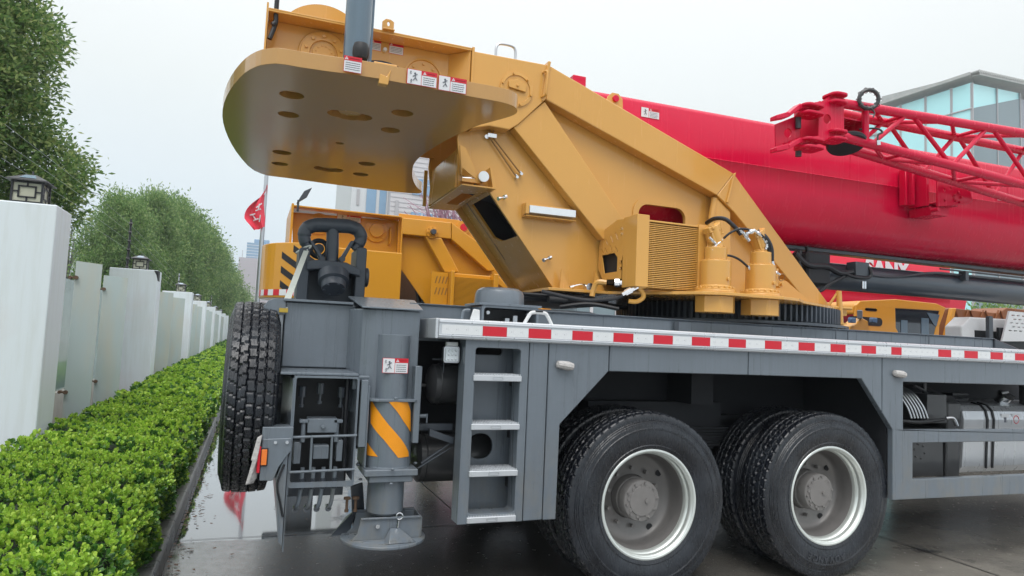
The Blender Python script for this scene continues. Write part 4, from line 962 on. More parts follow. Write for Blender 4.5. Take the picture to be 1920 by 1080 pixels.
mb = MB(); mb.box(1.9, 2.7, 4.95, 5.9, 1.94, 2.0); mb.tube([(1.8, 4.9, 1.99), (2.1, 4.85, 1.985), (2.5, 4.82, 1.99)], .013); mb.tube([(2.2, 4.8, 1.9), (2.4, 4.7, 1.93), (2.6, 4.6, 1.9)], .016); mb.cyl((2.1, 4.8, 1.95), (2.25, 4.8, 1.95), .028); mb.build('swivel_pipes', M['black'], crane)
mb = MB(); mb.lathe([(0, .03), (.3, .028), (.42, .0)], (2.25, 5.0, 1.843), (0, 0, 1), 40); mb.build('swivel_cover', G, crane)
# yellow stop post at the toe
mb = MB(); c = W(1577, 585, 4.75); mb.cyl((c.x, 4.75, 1.86), (c.x - .03, 4.75, 2.2), .025, seg=14); mb.tube([(c.x - .12, 4.75, 2.05), (c.x + .12, 4.75, 2.05)], .014, curve=False); mb.tube([(c.x - .03, 4.75, 2.2), (c.x - .10, 4.8, 2.06)], .012, curve=False); mb.box(c.x - .035, c.x + .035, 4.72, 4.78, 1.90, 1.915); mb.build('stop_post', Y, crane)

# --- boom
def boom_profile(w, zt, zr, zb, y0):
    """near side first: flat top, slanted upper side, ridge, round belly"""
    h = w / 2; p = [(y0 - h + .05, zt), (y0 - h + .02, zt - .012), (y0 - h, zt - .05), (y0 - h - .0, zr + .01), (y0 - h - .012, zr), (y0 - h, zr - .01)]
    n = 22
    for k in range(1, n):
        a = PI * k / n; e = .72
        yy = y0 - h * math.copysign(abs(math.cos(a)) ** e, math.cos(a)); zz = zr - .08 - (zr - .08 - zb) * abs(math.sin(a)) ** .95
        p.append((yy, zz))
    p += [(y0 + h, zr - .01), (y0 + h + .012, zr), (y0 + h, zr + .01), (y0 + h, zt - .05), (y0 + h - .02, zt - .012), (y0 + h - .05, zt)]
    return p
ZT, ZR, ZB = 3.75, 3.31, 2.675
bp = boom_profile(.80, ZT, ZR, ZB, YC)
mb = MB(); n = len(bp); xs = [2.42, 6.0, 10.0, 14.5]
vs = [(x, y, z + (x - 2.42) * .006) for x in xs for y, z in bp]; fs = []
for i in range(len(xs) - 1):
    for k in range(n): l = (k + 1) % n; fs.append((i * n + k, i * n + l, (i + 1) * n + l, (i + 1) * n + k))
fs += [tuple(range(n)), tuple(range(len(xs) * n - 1, (len(xs) - 1) * n - 1, -1))]
mb.add(vs, fs, True); boom = mb.build('boom', M['red'], crane, angle=50)
mb = MB(); mb.box(2.45, 14.4, YC - .06, YC + .06, ZB - .02, ZB + .02); mb.build('boom_belly_strip', DG, boom, .005)
mb = MB()
for xs_ in (5.35, 7.6):
    mb.box(xs_, xs_ + .006, 5.0275, 5.0295, 3.34, 3.70)
mb.build('weld_seam', M['red'], boom)
mb = MB(); c = W(1153, 188, 4.96); mb.prism([(c.x - .12, c.z - .12), (c.x + .08, c.z - .12), (c.x + .07, c.z + .02), (c.x + .03, c.z + .06), (c.x - .03, c.z + .06), (c.x - .07, c.z + .02)], 4.955, 4.968, 'y'); mb.m = 1; mb.cyl((c.x, 4.975, c.z + .01), (c.x, 4.935, c.z + .01), .028); mb.build('pivot_lug', [Y, M['red']], frame, .002)
mb = MB(); c = W(1082, 152, 5.1); mb.box(c.x - .06, c.x + .06, 5.05, 5.3, c.z - .15, c.z + .03); mb.build('boom_lug', M['red'], boom, .005)
label(W(1205, 200, 5.0).x, W(1240, 200, 5.0).x, W(1222, 220, 5.0).z, W(1222, 201, 5.0).z, 5.028, boom, 1, name='boom_sticker')
mb = MB(); c = W(1873, 371, 5.0)
rnd = random.Random(3); xx = c.x
while xx < c.x + .33:
    l = rnd.uniform(.012, .03); mb.box(xx, xx + l, 5.014, 5.016, c.z - .022, c.z - .022 + rnd.uniform(.015, .04)); xx += l + .008
mb.build('small_white_print', M['sticker'], boom)
# collar that carries the jib
mb = MB(); xk = W(1703, 330, 4.95).x
mb.box(xk - .05, xk - .02, 4.94, 5.015, 3.14, 3.50); mb.box(xk + .0, xk + .03, 4.90, 5.015, 3.14, 3.50); mb.box(xk + .06, xk + .10, 4.80, 5.0, 3.12, 3.46); mb.box(xk - .02, xk + .06, 4.97, 5.015, 3.16, 3.48); mb.prism([(xk + .11, 3.10), (xk + .55, 3.18), (xk + .60, 3.22), (xk + .55, 3.33), (xk + .11, 3.36)], 4.72, 4.74, 'y', [circle(xk + .2, 3.17, .016, 10), circle(xk + .2, 3.28, .016, 10), circle(xk + .32, 3.21, .016, 10), circle(xk + .29, 3.30, .016, 10)])
mb.box(xk + .11, xk + .42, 4.741, 5.02, 3.14, 3.155); mb.hexa([(xk + .08, 4.78, 3.11), (xk + .36, 4.78, 3.12), (xk + .33, 4.78, 3.04), (xk + .10, 4.78, 3.03)], [(xk + .08, 5.02, 3.11), (xk + .36, 5.02, 3.12), (xk + .33, 5.02, 3.04), (xk + .10, 5.02, 3.03)])
mb.bolts((xk + .38, 4.72, 3.22), (0, -1, 0), .05, 5, .014, .02); mb.cyl((xk + .1, 4.70, 3.07), (xk + .1, 4.78, 3.07), .02)
mb.build('jib_bracket', M['red'], crane, .004)
# --- lattice jib stowed along the boom
def ly(x): return 4.28, 4.47 + (x - 4.6) * .08           # near and far chord y
def uz(x): return 3.718 + (x - 4.8) * .037
def lz(x): return 3.423 - (x - 4.7) * .060
JR = M['red']; xa, xb = 4.58, 9.0
mb = MB()
for which in (0, 1):
    for zf, r in ((uz, .041), (lz, .041)):
        mb.cyl((xa - .12 if not which else xa - .05, ly(xa)[which], zf(xa)), (xb, ly(xb)[which], zf(xb)), r, seg=18)
jib = mb.build('lattice_jib', JR, crane)
mb = MB(); st = [4.80, 5.75, 6.85, 8.0]
mb.cyl((4.72, 4.28, uz(4.72)), (4.72, 4.28, lz(4.72)), .03, seg=14); mb.cyl((4.72, ly(4.72)[1], uz(4.72)), (4.72, ly(4.72)[1], lz(4.72)), .026, seg=14)
for i in range(len(st) - 1):
    a, b = st[i], st[i + 1]; mid = a + (b - a) * .42
    for w_ in (0, 1):
        mb.cyl((a, ly(a)[w_], lz(a)), (mid, ly(mid)[w_], uz(mid)), .020, seg=10); mb.cyl((mid + .07, ly(mid + .07)[w_], uz(mid)), (b - .02, ly(b)[w_], lz(b)), .020, seg=10)
    for zf in (uz, lz):
        mb.cyl((a, ly(a)[0], zf(a)), (mid, ly(mid)[1], zf(mid)), .018, seg=10); mb.cyl((mid, ly(mid)[1], zf(mid)), (b, ly(b)[0], zf(b)), .018, seg=10); mb.cyl((mid, ly(mid)[0], zf(mid)), (mid, ly(mid)[1], zf(mid)), .018, seg=10)
mb.build('lacing', JR, jib)
# jib head
mb = MB(); y0 = 4.20
hx = W(1545, 200, 4.2).x
def hp(pts, y0, y1, hl=None): mb.prism([(W(x, y, 4.2).x, W(x, y, 4.2).z) for x, y in pts], y0, y1, 'y', [[(W(x, y, 4.2).x, W(x, y, 4.2).z) for x, y in h] for h in (hl or [])])
def ci(cx, cy, rx, ry, n=18): return [(cx + rx * math.cos(2 * PI * k / n), cy + ry * math.sin(2 * PI * k / n)) for k in range(n)]
hp([(1471, 226), (1519, 207), (1519, 250), (1490, 262), (1472, 268)], 4.30, 4.315, [ci(1495, 243, 7, 8.5)])
hp([(1535, 193), (1553, 183), (1562, 175), (1582, 175), (1583, 255), (1562, 258), (1535, 268)], 4.20, 4.215, [ci(1551, 223, 7, 9)])
hp([(1582, 206), (1642, 212), (1642, 250), (1620, 262), (1582, 248)], 4.50, 4.515, [ci(1606, 229, 7.5, 9), ci(1586, 240, 5, 5)])
for px, za_, zb_h in ((1540, 188, 266), (1580, 178, 252), (1637, 212, 252), (1519, 209, 262)):
    q = W(px, za_, 4.2); q2 = W(px, zb_h, 4.2); yb0 = 4.216 if px in (1540, 1580) else 4.32; mb.box(q.x, q.x + .014, yb0, 4.499, q2.z, q.z)
q = W(1583, 205, 4.2); q3 = W(1640, 212, 4.2); mb.box(q.x, q3.x, 4.30, 4.49, q.z - .03, q.z - .015); q = W(1583, 250, 4.2); mb.box(q.x, q3.x, 4.24, 4.49, q.z - .0, q.z + .014)
mb.build('jib_head', JR, jib, .004, 2)
def flange_pair(px0, px1, py, dz=.026, y0=4.13, y1=4.30, t=.022, lip=0):
    a = W(px0, py, 4.2); b = W(px1, py, 4.2)
    for k in (0, 1):
        z = a.z - k * dz * 2.4
        mb.prism(rrect(a.x, b.x, y0, y1, .05), z - t, z, 'z')
mb = MB()
flange_pair(1554, 1582, 174); flange_pair(1554, 1582, 243); flange_pair(1502, 1538, 194); flange_pair(1502, 1538, 258)
def arm(py0, py1):
    a = W(1455, py0, 4.2); b = W(1478, py0 - 4, 4.2); c = W(1500, py1, 4.2); d = W(1535, py1 - 3, 4.2)
    pts = [(a.x, a.z), (b.x, b.z), (c.x, c.z), (d.x, d.z)]
    for (p, q) in zip(pts[:-1], pts[1:]): mb.hexa([(p[0], 4.19, p[1]), (q[0], 4.19, q[1]), (q[0], 4.19, q[1] + .045), (p[0], 4.19, p[1] + .035)], [(p[0], 4.27, p[1]), (q[0], 4.27, q[1]), (q[0], 4.27, q[1] + .045), (p[0], 4.27, p[1] + .035)])
arm(224, 204); arm(284, 268)
mb.build('jib_lug', JR, jib, .006, 2)
mb = MB(); c = W(1511, 215, 4.2); mb.cyl((c.x, 4.28, c.z + .02), (c.x, 4.28, c.z - .09), .022); c = W(1511, 282, 4.2); mb.cyl((c.x, 4.28, c.z + .04), (c.x, 4.28, c.z - .03), .024); c = W(1606, 229, 4.5); mb.lathe([(.045, 0), (.045, -.02), (.036, -.02), (.036, .0)], (c.x, 4.50, c.z), (0, 1, 0), 24)
mb.build('jib_pin', DG, jib)
mb = MB(); c = W(1590, 268, 4.3); mb.lathe([(.0, 0), (.15, 0), (.16, .02), (.15, .04), (0, .04)], (c.x + .05, 4.36, c.z), (0.12, .35, 1), 30); mb.build('jib_sheave', M['hose'], jib)
mb = MB(); c = W(1629, 186, 4.2); mb.torus((c.x, 4.20, c.z), (.45, 1, .1), .078, .017, 36, 8)
for k in range(10): a = k * .63; mb.torus((c.x + .078 * math.cos(a) * .9, 4.20 - .035 * math.cos(a), c.z + .078 * math.sin(a)), (-math.sin(a), 0, math.cos(a)), .022, .003, 12, 5)
mb.tube([(c.x, 4.18, c.z - .08), (c.x + .03, 4.17, c.z - .12), (c.x + .015, 4.17, c.z - .16)], .006); mb.build('rope_coil', M['under2'], jib)
mb = MB(); c = W(1650, 245, 4.2); mb.tube([(c.x - .12, 4.3, c.z + .02), (c.x, 4.24, c.z + .03), (c.x + .05, 4.22, c.z + .0), (c.x - .02, 4.2, c.z - .04), (c.x - .05, 4.18, c.z - .12)], .008); mb.m = 1; mb.cyl((c.x - .055, 4.17, c.z - .10), (c.x - .05, 4.17, c.z - .14), .017, seg=10); mb.build('tie_wire', [M['black'], M['chrome']], jib)
# --- luffing cylinder
mb = MB(); ra = .138; za, zb_ = 2.425, 2.43
mb.cyl((4.85, YC, za), (13.5, YC, zb_ + .03), ra, seg=48); M['cyl'] = paint('cylinder_paint', (.06, .078, .10), .3, .03, .08, wave=.02, rv=.2)
lc = mb.build('luffing_cylinder', M['cyl'], crane)
mb = MB(); mb.tube([(5.7, YC - .13, 2.47), (6.2, YC - .15, 2.46), (6.8, YC - .14, 2.55), (7.4, YC - .13, 2.56), (10, YC - .13, 2.57)], .012, 8); mb.tube([(6.9, YC - .15, 2.60), (8.2, YC - .15, 2.60), (10, YC - .15, 2.60)], .01, 8)
for xx in (7.25, 8.55): mb.box(xx, xx + .05, YC - .18, YC - .10, 2.50, 2.60)
mb.build('cylinder_pipe', DG, lc)
mb = MB(); c = W(1610, 505, 5.2); mb.box(c.x - .08, c.x + .10, 5.16, 5.28, c.z - .07, c.z + .07); mb.m = 1; mb.cyl((c.x, 5.15, c.z - .12), (c.x, 5.15, c.z - .20), .012); mb.cyl((c.x + .03, 5.15, c.z - .12), (c.x + .03, 5.15, c.z - .2), .012); mb.m = 2; mb.tube([(c.x - .2, 5.2, c.z - .05), (c.x - .1, 5.15, c.z - .09), (c.x + .08, 5.15, c.z - .08), (c.x + .11, 5.15, c.z - .02), (c.x + .09, 5.17, c.z + .03)], .018)
mb.build('cylinder_valve', [DG, M['chrome'], M['hose']], lc, .004)
hose([PW(1490, 475, 5.2), PW(1515, 497, 5.2), PW(1550, 500, 5.2), PW(1575, 512, 5.2), PW(1598, 510, 5.2)], .03); hose([PW(1500, 470, 5.2), PW(1500, 500, 5.2), PW(1530, 545, 5.2), PW(1560, 530, 5.2), PW(1595, 512, 5.2)], .018)
hose([PW(1512, 462, 5.3), PW(1516, 480, 5.3), PW(1519, 492, 5.3)], .018)
mb = MB(); mb.box(5.0, 5.3, 5.2, 5.6, 2.3, 2.62); mb.build('cylinder_foot', M['under'], crane, .02)
# --- engine cover and louvred panel on the deck
mb = MB(); a_, b_ = W(1795, 615, 5.3), W(1885, 600, 5.3)
mb.prism([(a_.x, 1.70), (a_.x, a_.z + .02), (a_.x + .14, b_.z + .0), (b_.x + .3, b_.z + .01), (b_.x + .3, 1.70)], 5.25, 5.45, 'y'); hood = mb.build('engine_cover', M['white'], crane, .015, 2)
mb = MB(); g0 = W(1827, 619, 5.25); g1 = W(1875, 619, 5.25)
mb.box(g0.x, g1.x, 5.245, 5.249, 1.70, g0.z + .0); mb.m = 1
for i in range(9):
    for j in range(3):
        for s_ in (0, 1): x = g0.x + (i + .5 * s_) * (g1.x - g0.x) / 9; z = 1.73 + j * .04 + s_ * .02; mb.box(x, x + .022, 5.242, 5.2455, z, z + .004)
mb.build('honeycomb_grille', [M['black'], M['white']], hood)
mb = MB(); c = W(1855, 610, 5.15); mb.prism(rrect(c.x - .03, c.x + .03, 1.62, c.z + .1, .02), 5.13, 5.17, 'y'); mb.build('rubber_stop', DG, crane)
mb = MB(); pa = [W(x, y, 5.1) for x, y in ((1879, 640), (1893, 583), (1960, 590), (1960, 640))]
sl_ = []
for j in range(5):
    for i in range(5): cx_, cz_ = pa[1].x + .03 + i * .085 + (j % 2) * .04 - j * .012, pa[1].z - .045 - j * .042; sl_.append(rrect(cx_, cx_ + .05, cz_ - .006, cz_ + .006, .005, 3))
mb.prism([(p.x, p.z) for p in pa], 5.10, 5.12, 'y', sl_); mb.build('slotted_panel', M['white'], crane)
mb = MB(); mb.box(pa[0].x, pa[2].x + .1, 5.13, 5.16, 1.6, 2.0); mb.build('panel_backing', M['black'], crane)

# ================================================================== HOOK BLOCK resting on the rear deck
hk = thing('hook_block', 'dark grey double hook block stored upside down on the rear corner of the crane', 'hook block', (.49, 5.05, 1.82))
HKM = M['hook']; hx_, hy = .495, 5.05
def HW(px, py): p = W(px, py, hy); return (p.x, p.z)
mb = MB()
# ramshorn: thick stem and bar that curls down to both sides
L_ = [(617, 505), (617, 480), (617, 455), (616, 440)]
def tb(pts, r): mb.tube([(HW(*p)[0], hy, HW(*p)[1]) for p in pts], r, 16, n=8)
tb([(621, 512), (622, 488), (623.5, 455), (623.6, 428)], [.050, .045, .044, .050])
tb([(627, 423), (608, 422), (590, 422.5), (575, 429), (570.5, 443), (574, 457), (582, 466)], [.053, .052, .050, .047, .043, .038, .024])
tb([(620, 423), (640, 423.5), (656, 425), (671, 432), (677, 446), (671, 460), (663, 469)], [.053, .052, .050, .047, .043, .038, .024])
mb.build('double_hook', HKM, hk)
mb = MB()
for s_, x in ((-1, 603), (1, 640)):
    a = HW(x, 487); b = HW(x + s_ * 20, 453); mb.hexa([(a[0] - .015, hy - .05, a[1]), (a[0] + .015, hy - .05, a[1]), (b[0] + .012, hy - .05, b[1]), (b[0] - .012, hy - .05, b[1])], [(a[0] - .015, hy + .03, a[1]), (a[0] + .015, hy + .03, a[1]), (b[0] + .012, hy + .03, b[1]), (b[0] - .012, hy + .03, b[1])])
    mb.cyl((a[0], hy - .055, a[1]), (a[0], hy + .04, a[1]), .022, seg=14)
mb.build('safety_latch', HKM, hk, .003)
mb = MB()
a, b = HW(573, 492), HW(668, 521); mb.prism([(a[0] + .0, a[1]), (hx_ - .09, a[1] + .015), (hx_ + .1, a[1] + .01), (b[0] + .01, a[1] - .03), (b[0] + .01, b[1]), (hx_, b[1] + .04), (a[0], b[1] + .02)], hy - .13, hy + .1, 'y'); mb.build('cross_head', HKM, hk, .01, 2)
mb = MB(); c = HW(620, 540); mb.lathe([(.0, .0), (.078, 0), (.084, .02), (.084, .05), (.105, .06), (.105, .13), (.09, .14), (0, .14)], (c[0] + .0, hy - .20, c[1] - .02), (0, .55, .85), 32); mb.bolts((c[0], hy - .2, c[1] - .02), (0, -.55, -.85), .065, 6, .01, .008); mb.build('swivel_nut', HKM, hk)
mb = MB()
for x0_, x1_p in ((560, 574), (666, 679)):
    a, b = HW(x0_, 466), HW(x1_p, 562); mb.prism(rrect(a[0], b[0], 1.82, a[1], .02), hy - .10, hy + .2, 'y')
a = HW(682, 520); mb.cyl((a[0], hy, a[1]), (a[0] + .03, hy, a[1]), .07, seg=20); mb.box(.34, .70, hy + .10, hy + .24, 1.82, 2.08)
mb.build('cheek_plate', HKM, hk, .006)
mb = MB(); a, b = HW(601, 463), HW(601, 463); mb.torus((a[0], hy + .12, a[1]), (0, 1, 0), .06, .018, 24, 8); mb.cyl((a[0], hy + .1, a[1]), (a[0], hy + .16, a[1]), .035); mb.build('rope_sheave', HKM, hk)
mb = MB(); a, b = W(545, 577, 4.34), W(575, 470, 4.95)
mb.hexa([(a.x - .06, 4.34, a.z - .01), (a.x - .02, 4.34, a.z - .01), (b.x + .015, 4.95, b.z), (b.x - .02, 4.95, b.z)], [(a.x - .06, 4.345, a.z - .01), (a.x - .02, 4.345, a.z - .01), (b.x + .015, 4.955, b.z), (b.x - .02, 4.955, b.z)])
mb.tube([(b.x, 4.95, b.z), (b.x + .03, 4.98, b.z + .04), (b.x - .02, 4.97, b.z + .02), (b.x - .07, 4.96, b.z - .02)], .006)
M['strap'] = plain('webbing_strap', (.52, .56, .52), .6); st_ = mb.build('lashing_strap', M['strap']); tag(st_, 'pale lashing strap pulled tight from the hook block to the lug above the spare wheel', 'strap')
mb = MB(); mb.box(a.x - .065, a.x - .015, 4.325, 4.338, a.z - .03, a.z - .005); M['brass'] = plain('brass', (.6, .4, .08), .3, 1); bo = mb.build('strap_buckle', M['brass'], st_)
# ================================================================== OTHER MACHINES BEHIND
Y2 = M['yellow_far']
c2 = thing('crane_behind', 'second yellow crane parked behind, its winch frame and side plate visible under the counterweight tray', 'mobile crane', (2, 10.6, 0))
YA = 9.6
def P2(pts, y=YA): return xz(pts, y)
mb = MB(); mb.prism(P2([(752, 397), (866, 410), (935, 468), (962, 506), (1060, 598), (822, 598), (748, 492)]), YA + .14, YA + .17, 'y'); mb.build('side_plate', Y2, c2, .004)
mb = MB(); mb.prism(P2([(754, 408), (846, 417), (928, 470), (954, 505), (1050, 592), (826, 592), (756, 488)]), YA + 1.3, YA + 1.33, 'y'); mb.build('side_plate', Y2, c2, .004)
for px in ([(755, 408), (846, 417), (846, 448), (755, 439)], [(847, 417), (904, 460), (928, 505), (928, 508), (915, 508), (847, 449)], [(797, 443), (828, 446), (861, 510), (834, 511)], [(930, 512), (960, 545), (1040, 592), (1010, 592), (930, 530)]):
    mb = MB(); mb.prism(P2(px), YA, YA + .139, 'y'); mb.build('box_section', Y2, c2, .012, 2)
mb = MB(); mb.prism([(x, z) for x, z in P2([(551, 391), (754, 408), (754, 500), (551, 500)])], YA + .3, YA + .33, 'y'); wf2 = mb.build('winch_frame', Y2, c2)
a, b = W(551, 390, YA), W(754, 408, YA)
mb = MB(); mb.box(a.x, b.x, YA, YA + 1.4, b.z - .0, b.z + .02); mb.box(a.x - .03, a.x, YA, YA + 1.4, 2.2, b.z + .04); mb.box(b.x, b.x + .02, YA, YA + .3, 2.2, b.z); mb.build('winch_flange', Y2, wf2, .003)
def cov(px, py, r, mat, y=YA + .3, dark=False):
    c = W(px, py, y); mb = MB(); mb.lathe([(r, 0), (r, -.03), (r * .62, -.035), (r * .58, -.07), (0, -.07)], (c.x, y, c.z), (0, 1, 0), 32); mb.bolts((c.x, y - .03, c.z), (0, -1, 0), r * .82, 8, .014, .014)
    if dark: mb.m = 1; mb.cyl((c.x, y - .071, c.z), (c.x, y - .12, c.z), r * .5, r * .4, 20)
    mb.build('bearing_cover', [mat, M['hook']], c2)
cov(705, 433, .165, Y2); cov(810, 436, .09, Y2, YA, True); cov(598, 420, .15, Y2)
mb = MB(); a = W(733, 428, YA + .25); mb.tube([(a.x, YA + .3, a.z), (a.x, YA + .24, a.z), (a.x, YA + .24, a.z - .2), (a.x - .02, YA + .3, a.z - .24)], .012); mb.build('grab_rail', Y2, c2)
a, b = W(632, 400, YA + .28), W(677, 418, YA + .28); label(a.x, b.x, b.z, a.z, YA + .29, wf2, 1)
mb = MB(); a, b = W(680, 468, YA - .1), W(749, 565, YA - .1); mb.box(W(600, 468, YA).x, b.x, YA - .12, YA + .25, b.z, a.z); mb.build('counterweight_block', Y2, c2, .015, 2)
# round ended counterweight with black chevrons
mb = MB(); a, b = W(492, 458, 9.9), W(492, 556, 9.9); zt_, zb_ = a.z, b.z - .02
xl = a.x; rr = .75; ccx, ccy = xl + rr, 10.1
def arcpts(r, n=20): return [(ccx + r * math.cos(PI / 2 + PI * k / n), ccy + r * math.sin(PI / 2 + PI * k / n) * 1.1) for k in range(n + 1)]
mb.prism(arcpts(rr, 28) + [(ccx + .2, ccy - rr * 1.1), (ccx + .2, ccy + rr * 1.1)], zb_, zt_, 'z'); cw = mb.build('rear_counterweight', Y2, c2, .012, 2, )
mb = MB()
for k in range(7):
    for s_ in range(10):
        z1_ = zt_ - .05 - k * .19 - s_ * .035 + .12; z2_ = z1_ - .035
        t0 = 228 + s_ * 4.2
        if z1_ > zt_ or z2_ < zb_ + .10: continue
        pts = [(ccx + (rr + .004) * math.cos(R(t)), ccy + (rr * 1.1 + .004) * math.sin(R(t))) for t in (t0, t0 + 4.2)]
        mb.quad((pts[0][0], pts[0][1], z1_), (pts[1][0], pts[1][1], z1_ - .035), (pts[1][0], pts[1][1], z1_ - .035 - .09), (pts[0][0], pts[0][1], z1_ - .09))
mb.build('chevron', M['black'], cw)
mb = MB()
for k in range(12):
    mb.m = k % 2; t0, t1 = 180 + k * 8, 188 + k * 8
    p0 = (ccx + (rr + .006) * math.cos(R(t0)), ccy + (rr * 1.1 + .006) * math.sin(R(t0))); p1 = (ccx + (rr + .006) * math.cos(R(t1)), ccy + (rr * 1.1 + .006) * math.sin(R(t1)))
    mb.quad((*p0, zb_ + .03), (*p1, zb_ + .03), (*p1, zb_ + .11), (*p0, zb_ + .11))
mb.build('reflective_tape', [M['whitetape'], M['redtape']], cw)
mb = MB(); a = W(559, 383, YA); mb.tube([(a.x, YA, a.z - .1), (a.x, YA, a.z + .06)], .016, curve=False); q = W(571, 367, YA); 
mb.hexa([(q.x - .10, YA - .03, q.z - .12), (q.x + .03, YA - .03, q.z - .02), (q.x + .09, YA - .03, q.z + .12), (q.x - .01, YA - .03, q.z + .06)], [(q.x - .10, YA + .03, q.z - .12), (q.x + .03, YA + .03, q.z - .02), (q.x + .09, YA + .03, q.z + .12), (q.x - .01, YA + .03, q.z + .06)]); mb.build('rear_mirror', M['darkgrey'], c2, .01, 2)
mb = MB(); a, b = W(848, 512, YA - .1), W(918, 575, YA - .1); mb.box(a.x - .05, a.x, YA - .25, YA, 1.9, a.z + .02); mb.box(b.x, b.x + .07, YA - .25, YA, 1.9, a.z + .02); mb.box(a.x, b.x, YA - .1, YA, 1.9, a.z); cl2 = mb.build('oil_cooler', Y2, c2, .008)
mb = MB()
for i in range(34): z = 1.95 + i * (a.z - 2.0) / 34; mb.box(a.x, b.x, YA - .2, YA - .12, z, z + .009)
mb.build('cooler_fins', Y2, cl2)
mb = MB(); gx = a.x - .30; mb.box(gx, a.x - .06, YA - .1, YA - .08, 1.95, a.z - .0)
for i in range(4):
    for j in range(2): mb.m = 1; x = gx + .05 + i * .05; z = a.z - .16 - j * .16; mb.hexa([(x, YA - .103, z), (x + .015, YA - .103, z), (x + .04, YA - .103, z + .1), (x + .025, YA - .103, z + .1)], [(x, YA - .1, z), (x + .015, YA - .1, z), (x + .04, YA - .1, z + .1), (x + .025, YA - .1, z + .1)])
mb.build('guard_plate', [Y2, M['pipe']], cl2)
mb = MB(); mb.box(W(752, 500, YA).x, W(850, 500, YA).x, YA + 1.0, YA + 1.05, 1.9, 2.9); mb.m = 1
for k in range(4): q = W(795 + k * 8, 560, YA); mb.tube([(q.x - .2, YA + .3, 2.6), (q.x - .05, YA + .25, 2.3), (q.x, YA + .25, 1.9)], .03)
mb.build('dark_interior', [M['rust'], M['hose']], c2)
mb = MB(); mb.box(.5, .9, 9.4, 9.8, .35, .95); mb.box(.4, 1.0, 9.3, 9.9, .28, .34); mb.box(.3, 12, 9.3, 9.36, .9, 1.95); mb.box(.3, 12, 9.36, 11.8, 1.7, 1.95); mb.build('chassis', G, c2, .02)
for xx in (2.9, 4.4, 6.6, 8.1):
    mb = MB(); mb.lathe([(.3, .3), (.32, .1), (.36, 0), (.5, -.01), (.58, .03), (.6, .08), (.6, .3)], (xx, 9.38, .6), (0, 1, 0), 48); mb.build('tyre', M['rubber'], c2)
for x0_, s in ((1.0, 0), (5.4, 0)):
    pass
# red boom of the second crane and its lug
mb = MB(); a = W(868, 422, YA + .5); 
mb.hexa([(a.x - .55, YA + .6, a.z - .02), (a.x + .12, YA + .6, a.z + .0), (a.x + 2.6, YA + .6, a.z - 2.6), (a.x + 1.0, YA + .6, a.z - 2.6)], [(a.x - .55, YA + 1.2, a.z + .05), (a.x + .12, YA + 1.2, a.z + .0), (a.x + 2.6, YA + 1.2, a.z - 2.6), (a.x + 1.0, YA + 1.2, a.z - 2.6)])
mb.build('boom_root', M['red_far'], c2, .03, 2)
mb = MB(); a = W(868, 427, YA + .14); mb.cyl((a.x, YA + .1, a.z), (a.x, YA + .25, a.z), .10, seg=28); mb.m = 1; mb.cyl((a.x, YA + .08, a.z), (a.x, YA + .101, a.z), .055, seg=20); mb.build('pivot_boss', [Y2, M['redtape']], c2)

# third crane: long red boom with white letters
c3 = thing('red_boom_crane', 'third crane behind, its low bright red boom carrying white letters above the grey cylinder', 'mobile crane', (11, 10.5, 0))
bp3 = boom_profile(1.0, 3.46, 2.85, 2.15, 9.9)
mb = MB(); xs3 = [6.6, 12.55]; n = len(bp3); vs = [(x, y, z + (x - 6.6) * -.0) for x in xs3 for y, z in bp3]; fs = []
for k in range(n): l = (k + 1) % n; fs.append((k, l, n + l, n + k))
fs += [tuple(range(n)), tuple(range(2 * n - 1, n - 1, -1))]
mb.add(vs, fs, True); b3 = mb.build('boom', M['red_far'], c3, angle=50)
p = W(1664, 506, 9.38); text_mesh('SANY', .42, M['sticker'], b3, 'boom_lettering', Matrix.Translation((p.x, 9.385, p.z)) @ FACE, .004, bold=.02)
mb = MB(); mb.prism([(12.56, 2.5), (12.56, 3.2), (13.1, 3.15), (13.2, 2.95), (13.1, 2.6)], 9.5, 10.3, 'y'); mb.cyl((12.9, 9.4, 3.1), (12.9, 10.4, 3.1), .12); mb.build('boom_head', M['red_far'], c3, .02)
mb = MB(); mb.box(7, 14, 9.3, 9.36, .9, 1.9); mb.box(7, 14, 9.36, 11.8, 1.6, 1.9); mb.box(9, 10, 9.5, 10.5, 1.9, 2.3); mb.box(12, 12.6, 9.6, 10.4, 1.9, 2.4); mb.build('chassis', DG, c3, .02)
# yellow operator cab
cb = thing('crane_cab', 'yellow operator cab with dark tinted windows standing behind the grey deck edge', 'crane cab', (9.6, 8.3, 0))
yb = 7.6
q = lambda x, y: (W(x, y, yb).x, W(x, y, yb).z)
mb = MB(); prof = [q(1676, 640), q(1676, 572), q(1682, 566), q(1710, 565), q(1758, 571), q(1772, 577), q(1764, 640)]
body = [(q(1590, 640)[0], 1.6), (q(1604, 590)[0], q(1604, 590)[1]), q(1606, 572), q(1614, 564), q(1680, 561), q(1756, 569), q(1774, 577), q(1762, 610), (q(1757, 640)[0], 1.6)]
win1 = [q(1679, 578), q(1762, 583), q(1752, 629), q(1686, 626), q(1680, 615)]
mb.prism(body, yb, yb + .04, 'y', [win1]); cabm = mb.build('cab_body', Y2, cb, .01, 2)
mb = MB(); mb.prism([body[1], body[2], body[3], body[4], body[5], body[6]], yb + .041, yb + 1.3, 'y'); mb.build('cab_roof', Y2, cabm, .04, 3)
mb = MB(); a_, b_ = q(1622, 577), q(1644, 584); mb.prism(rrect(a_[0], b_[0], b_[1], a_[1], .03), yb - .006, yb - .001, 'y'); a_, b_ = q(1590, 592), q(1654, 612); mb.prism(rrect(a_[0], b_[0], b_[1], a_[1], .06), yb - .006, yb - .001, 'y')
a_ = q(1590, 600); mb.m = 0
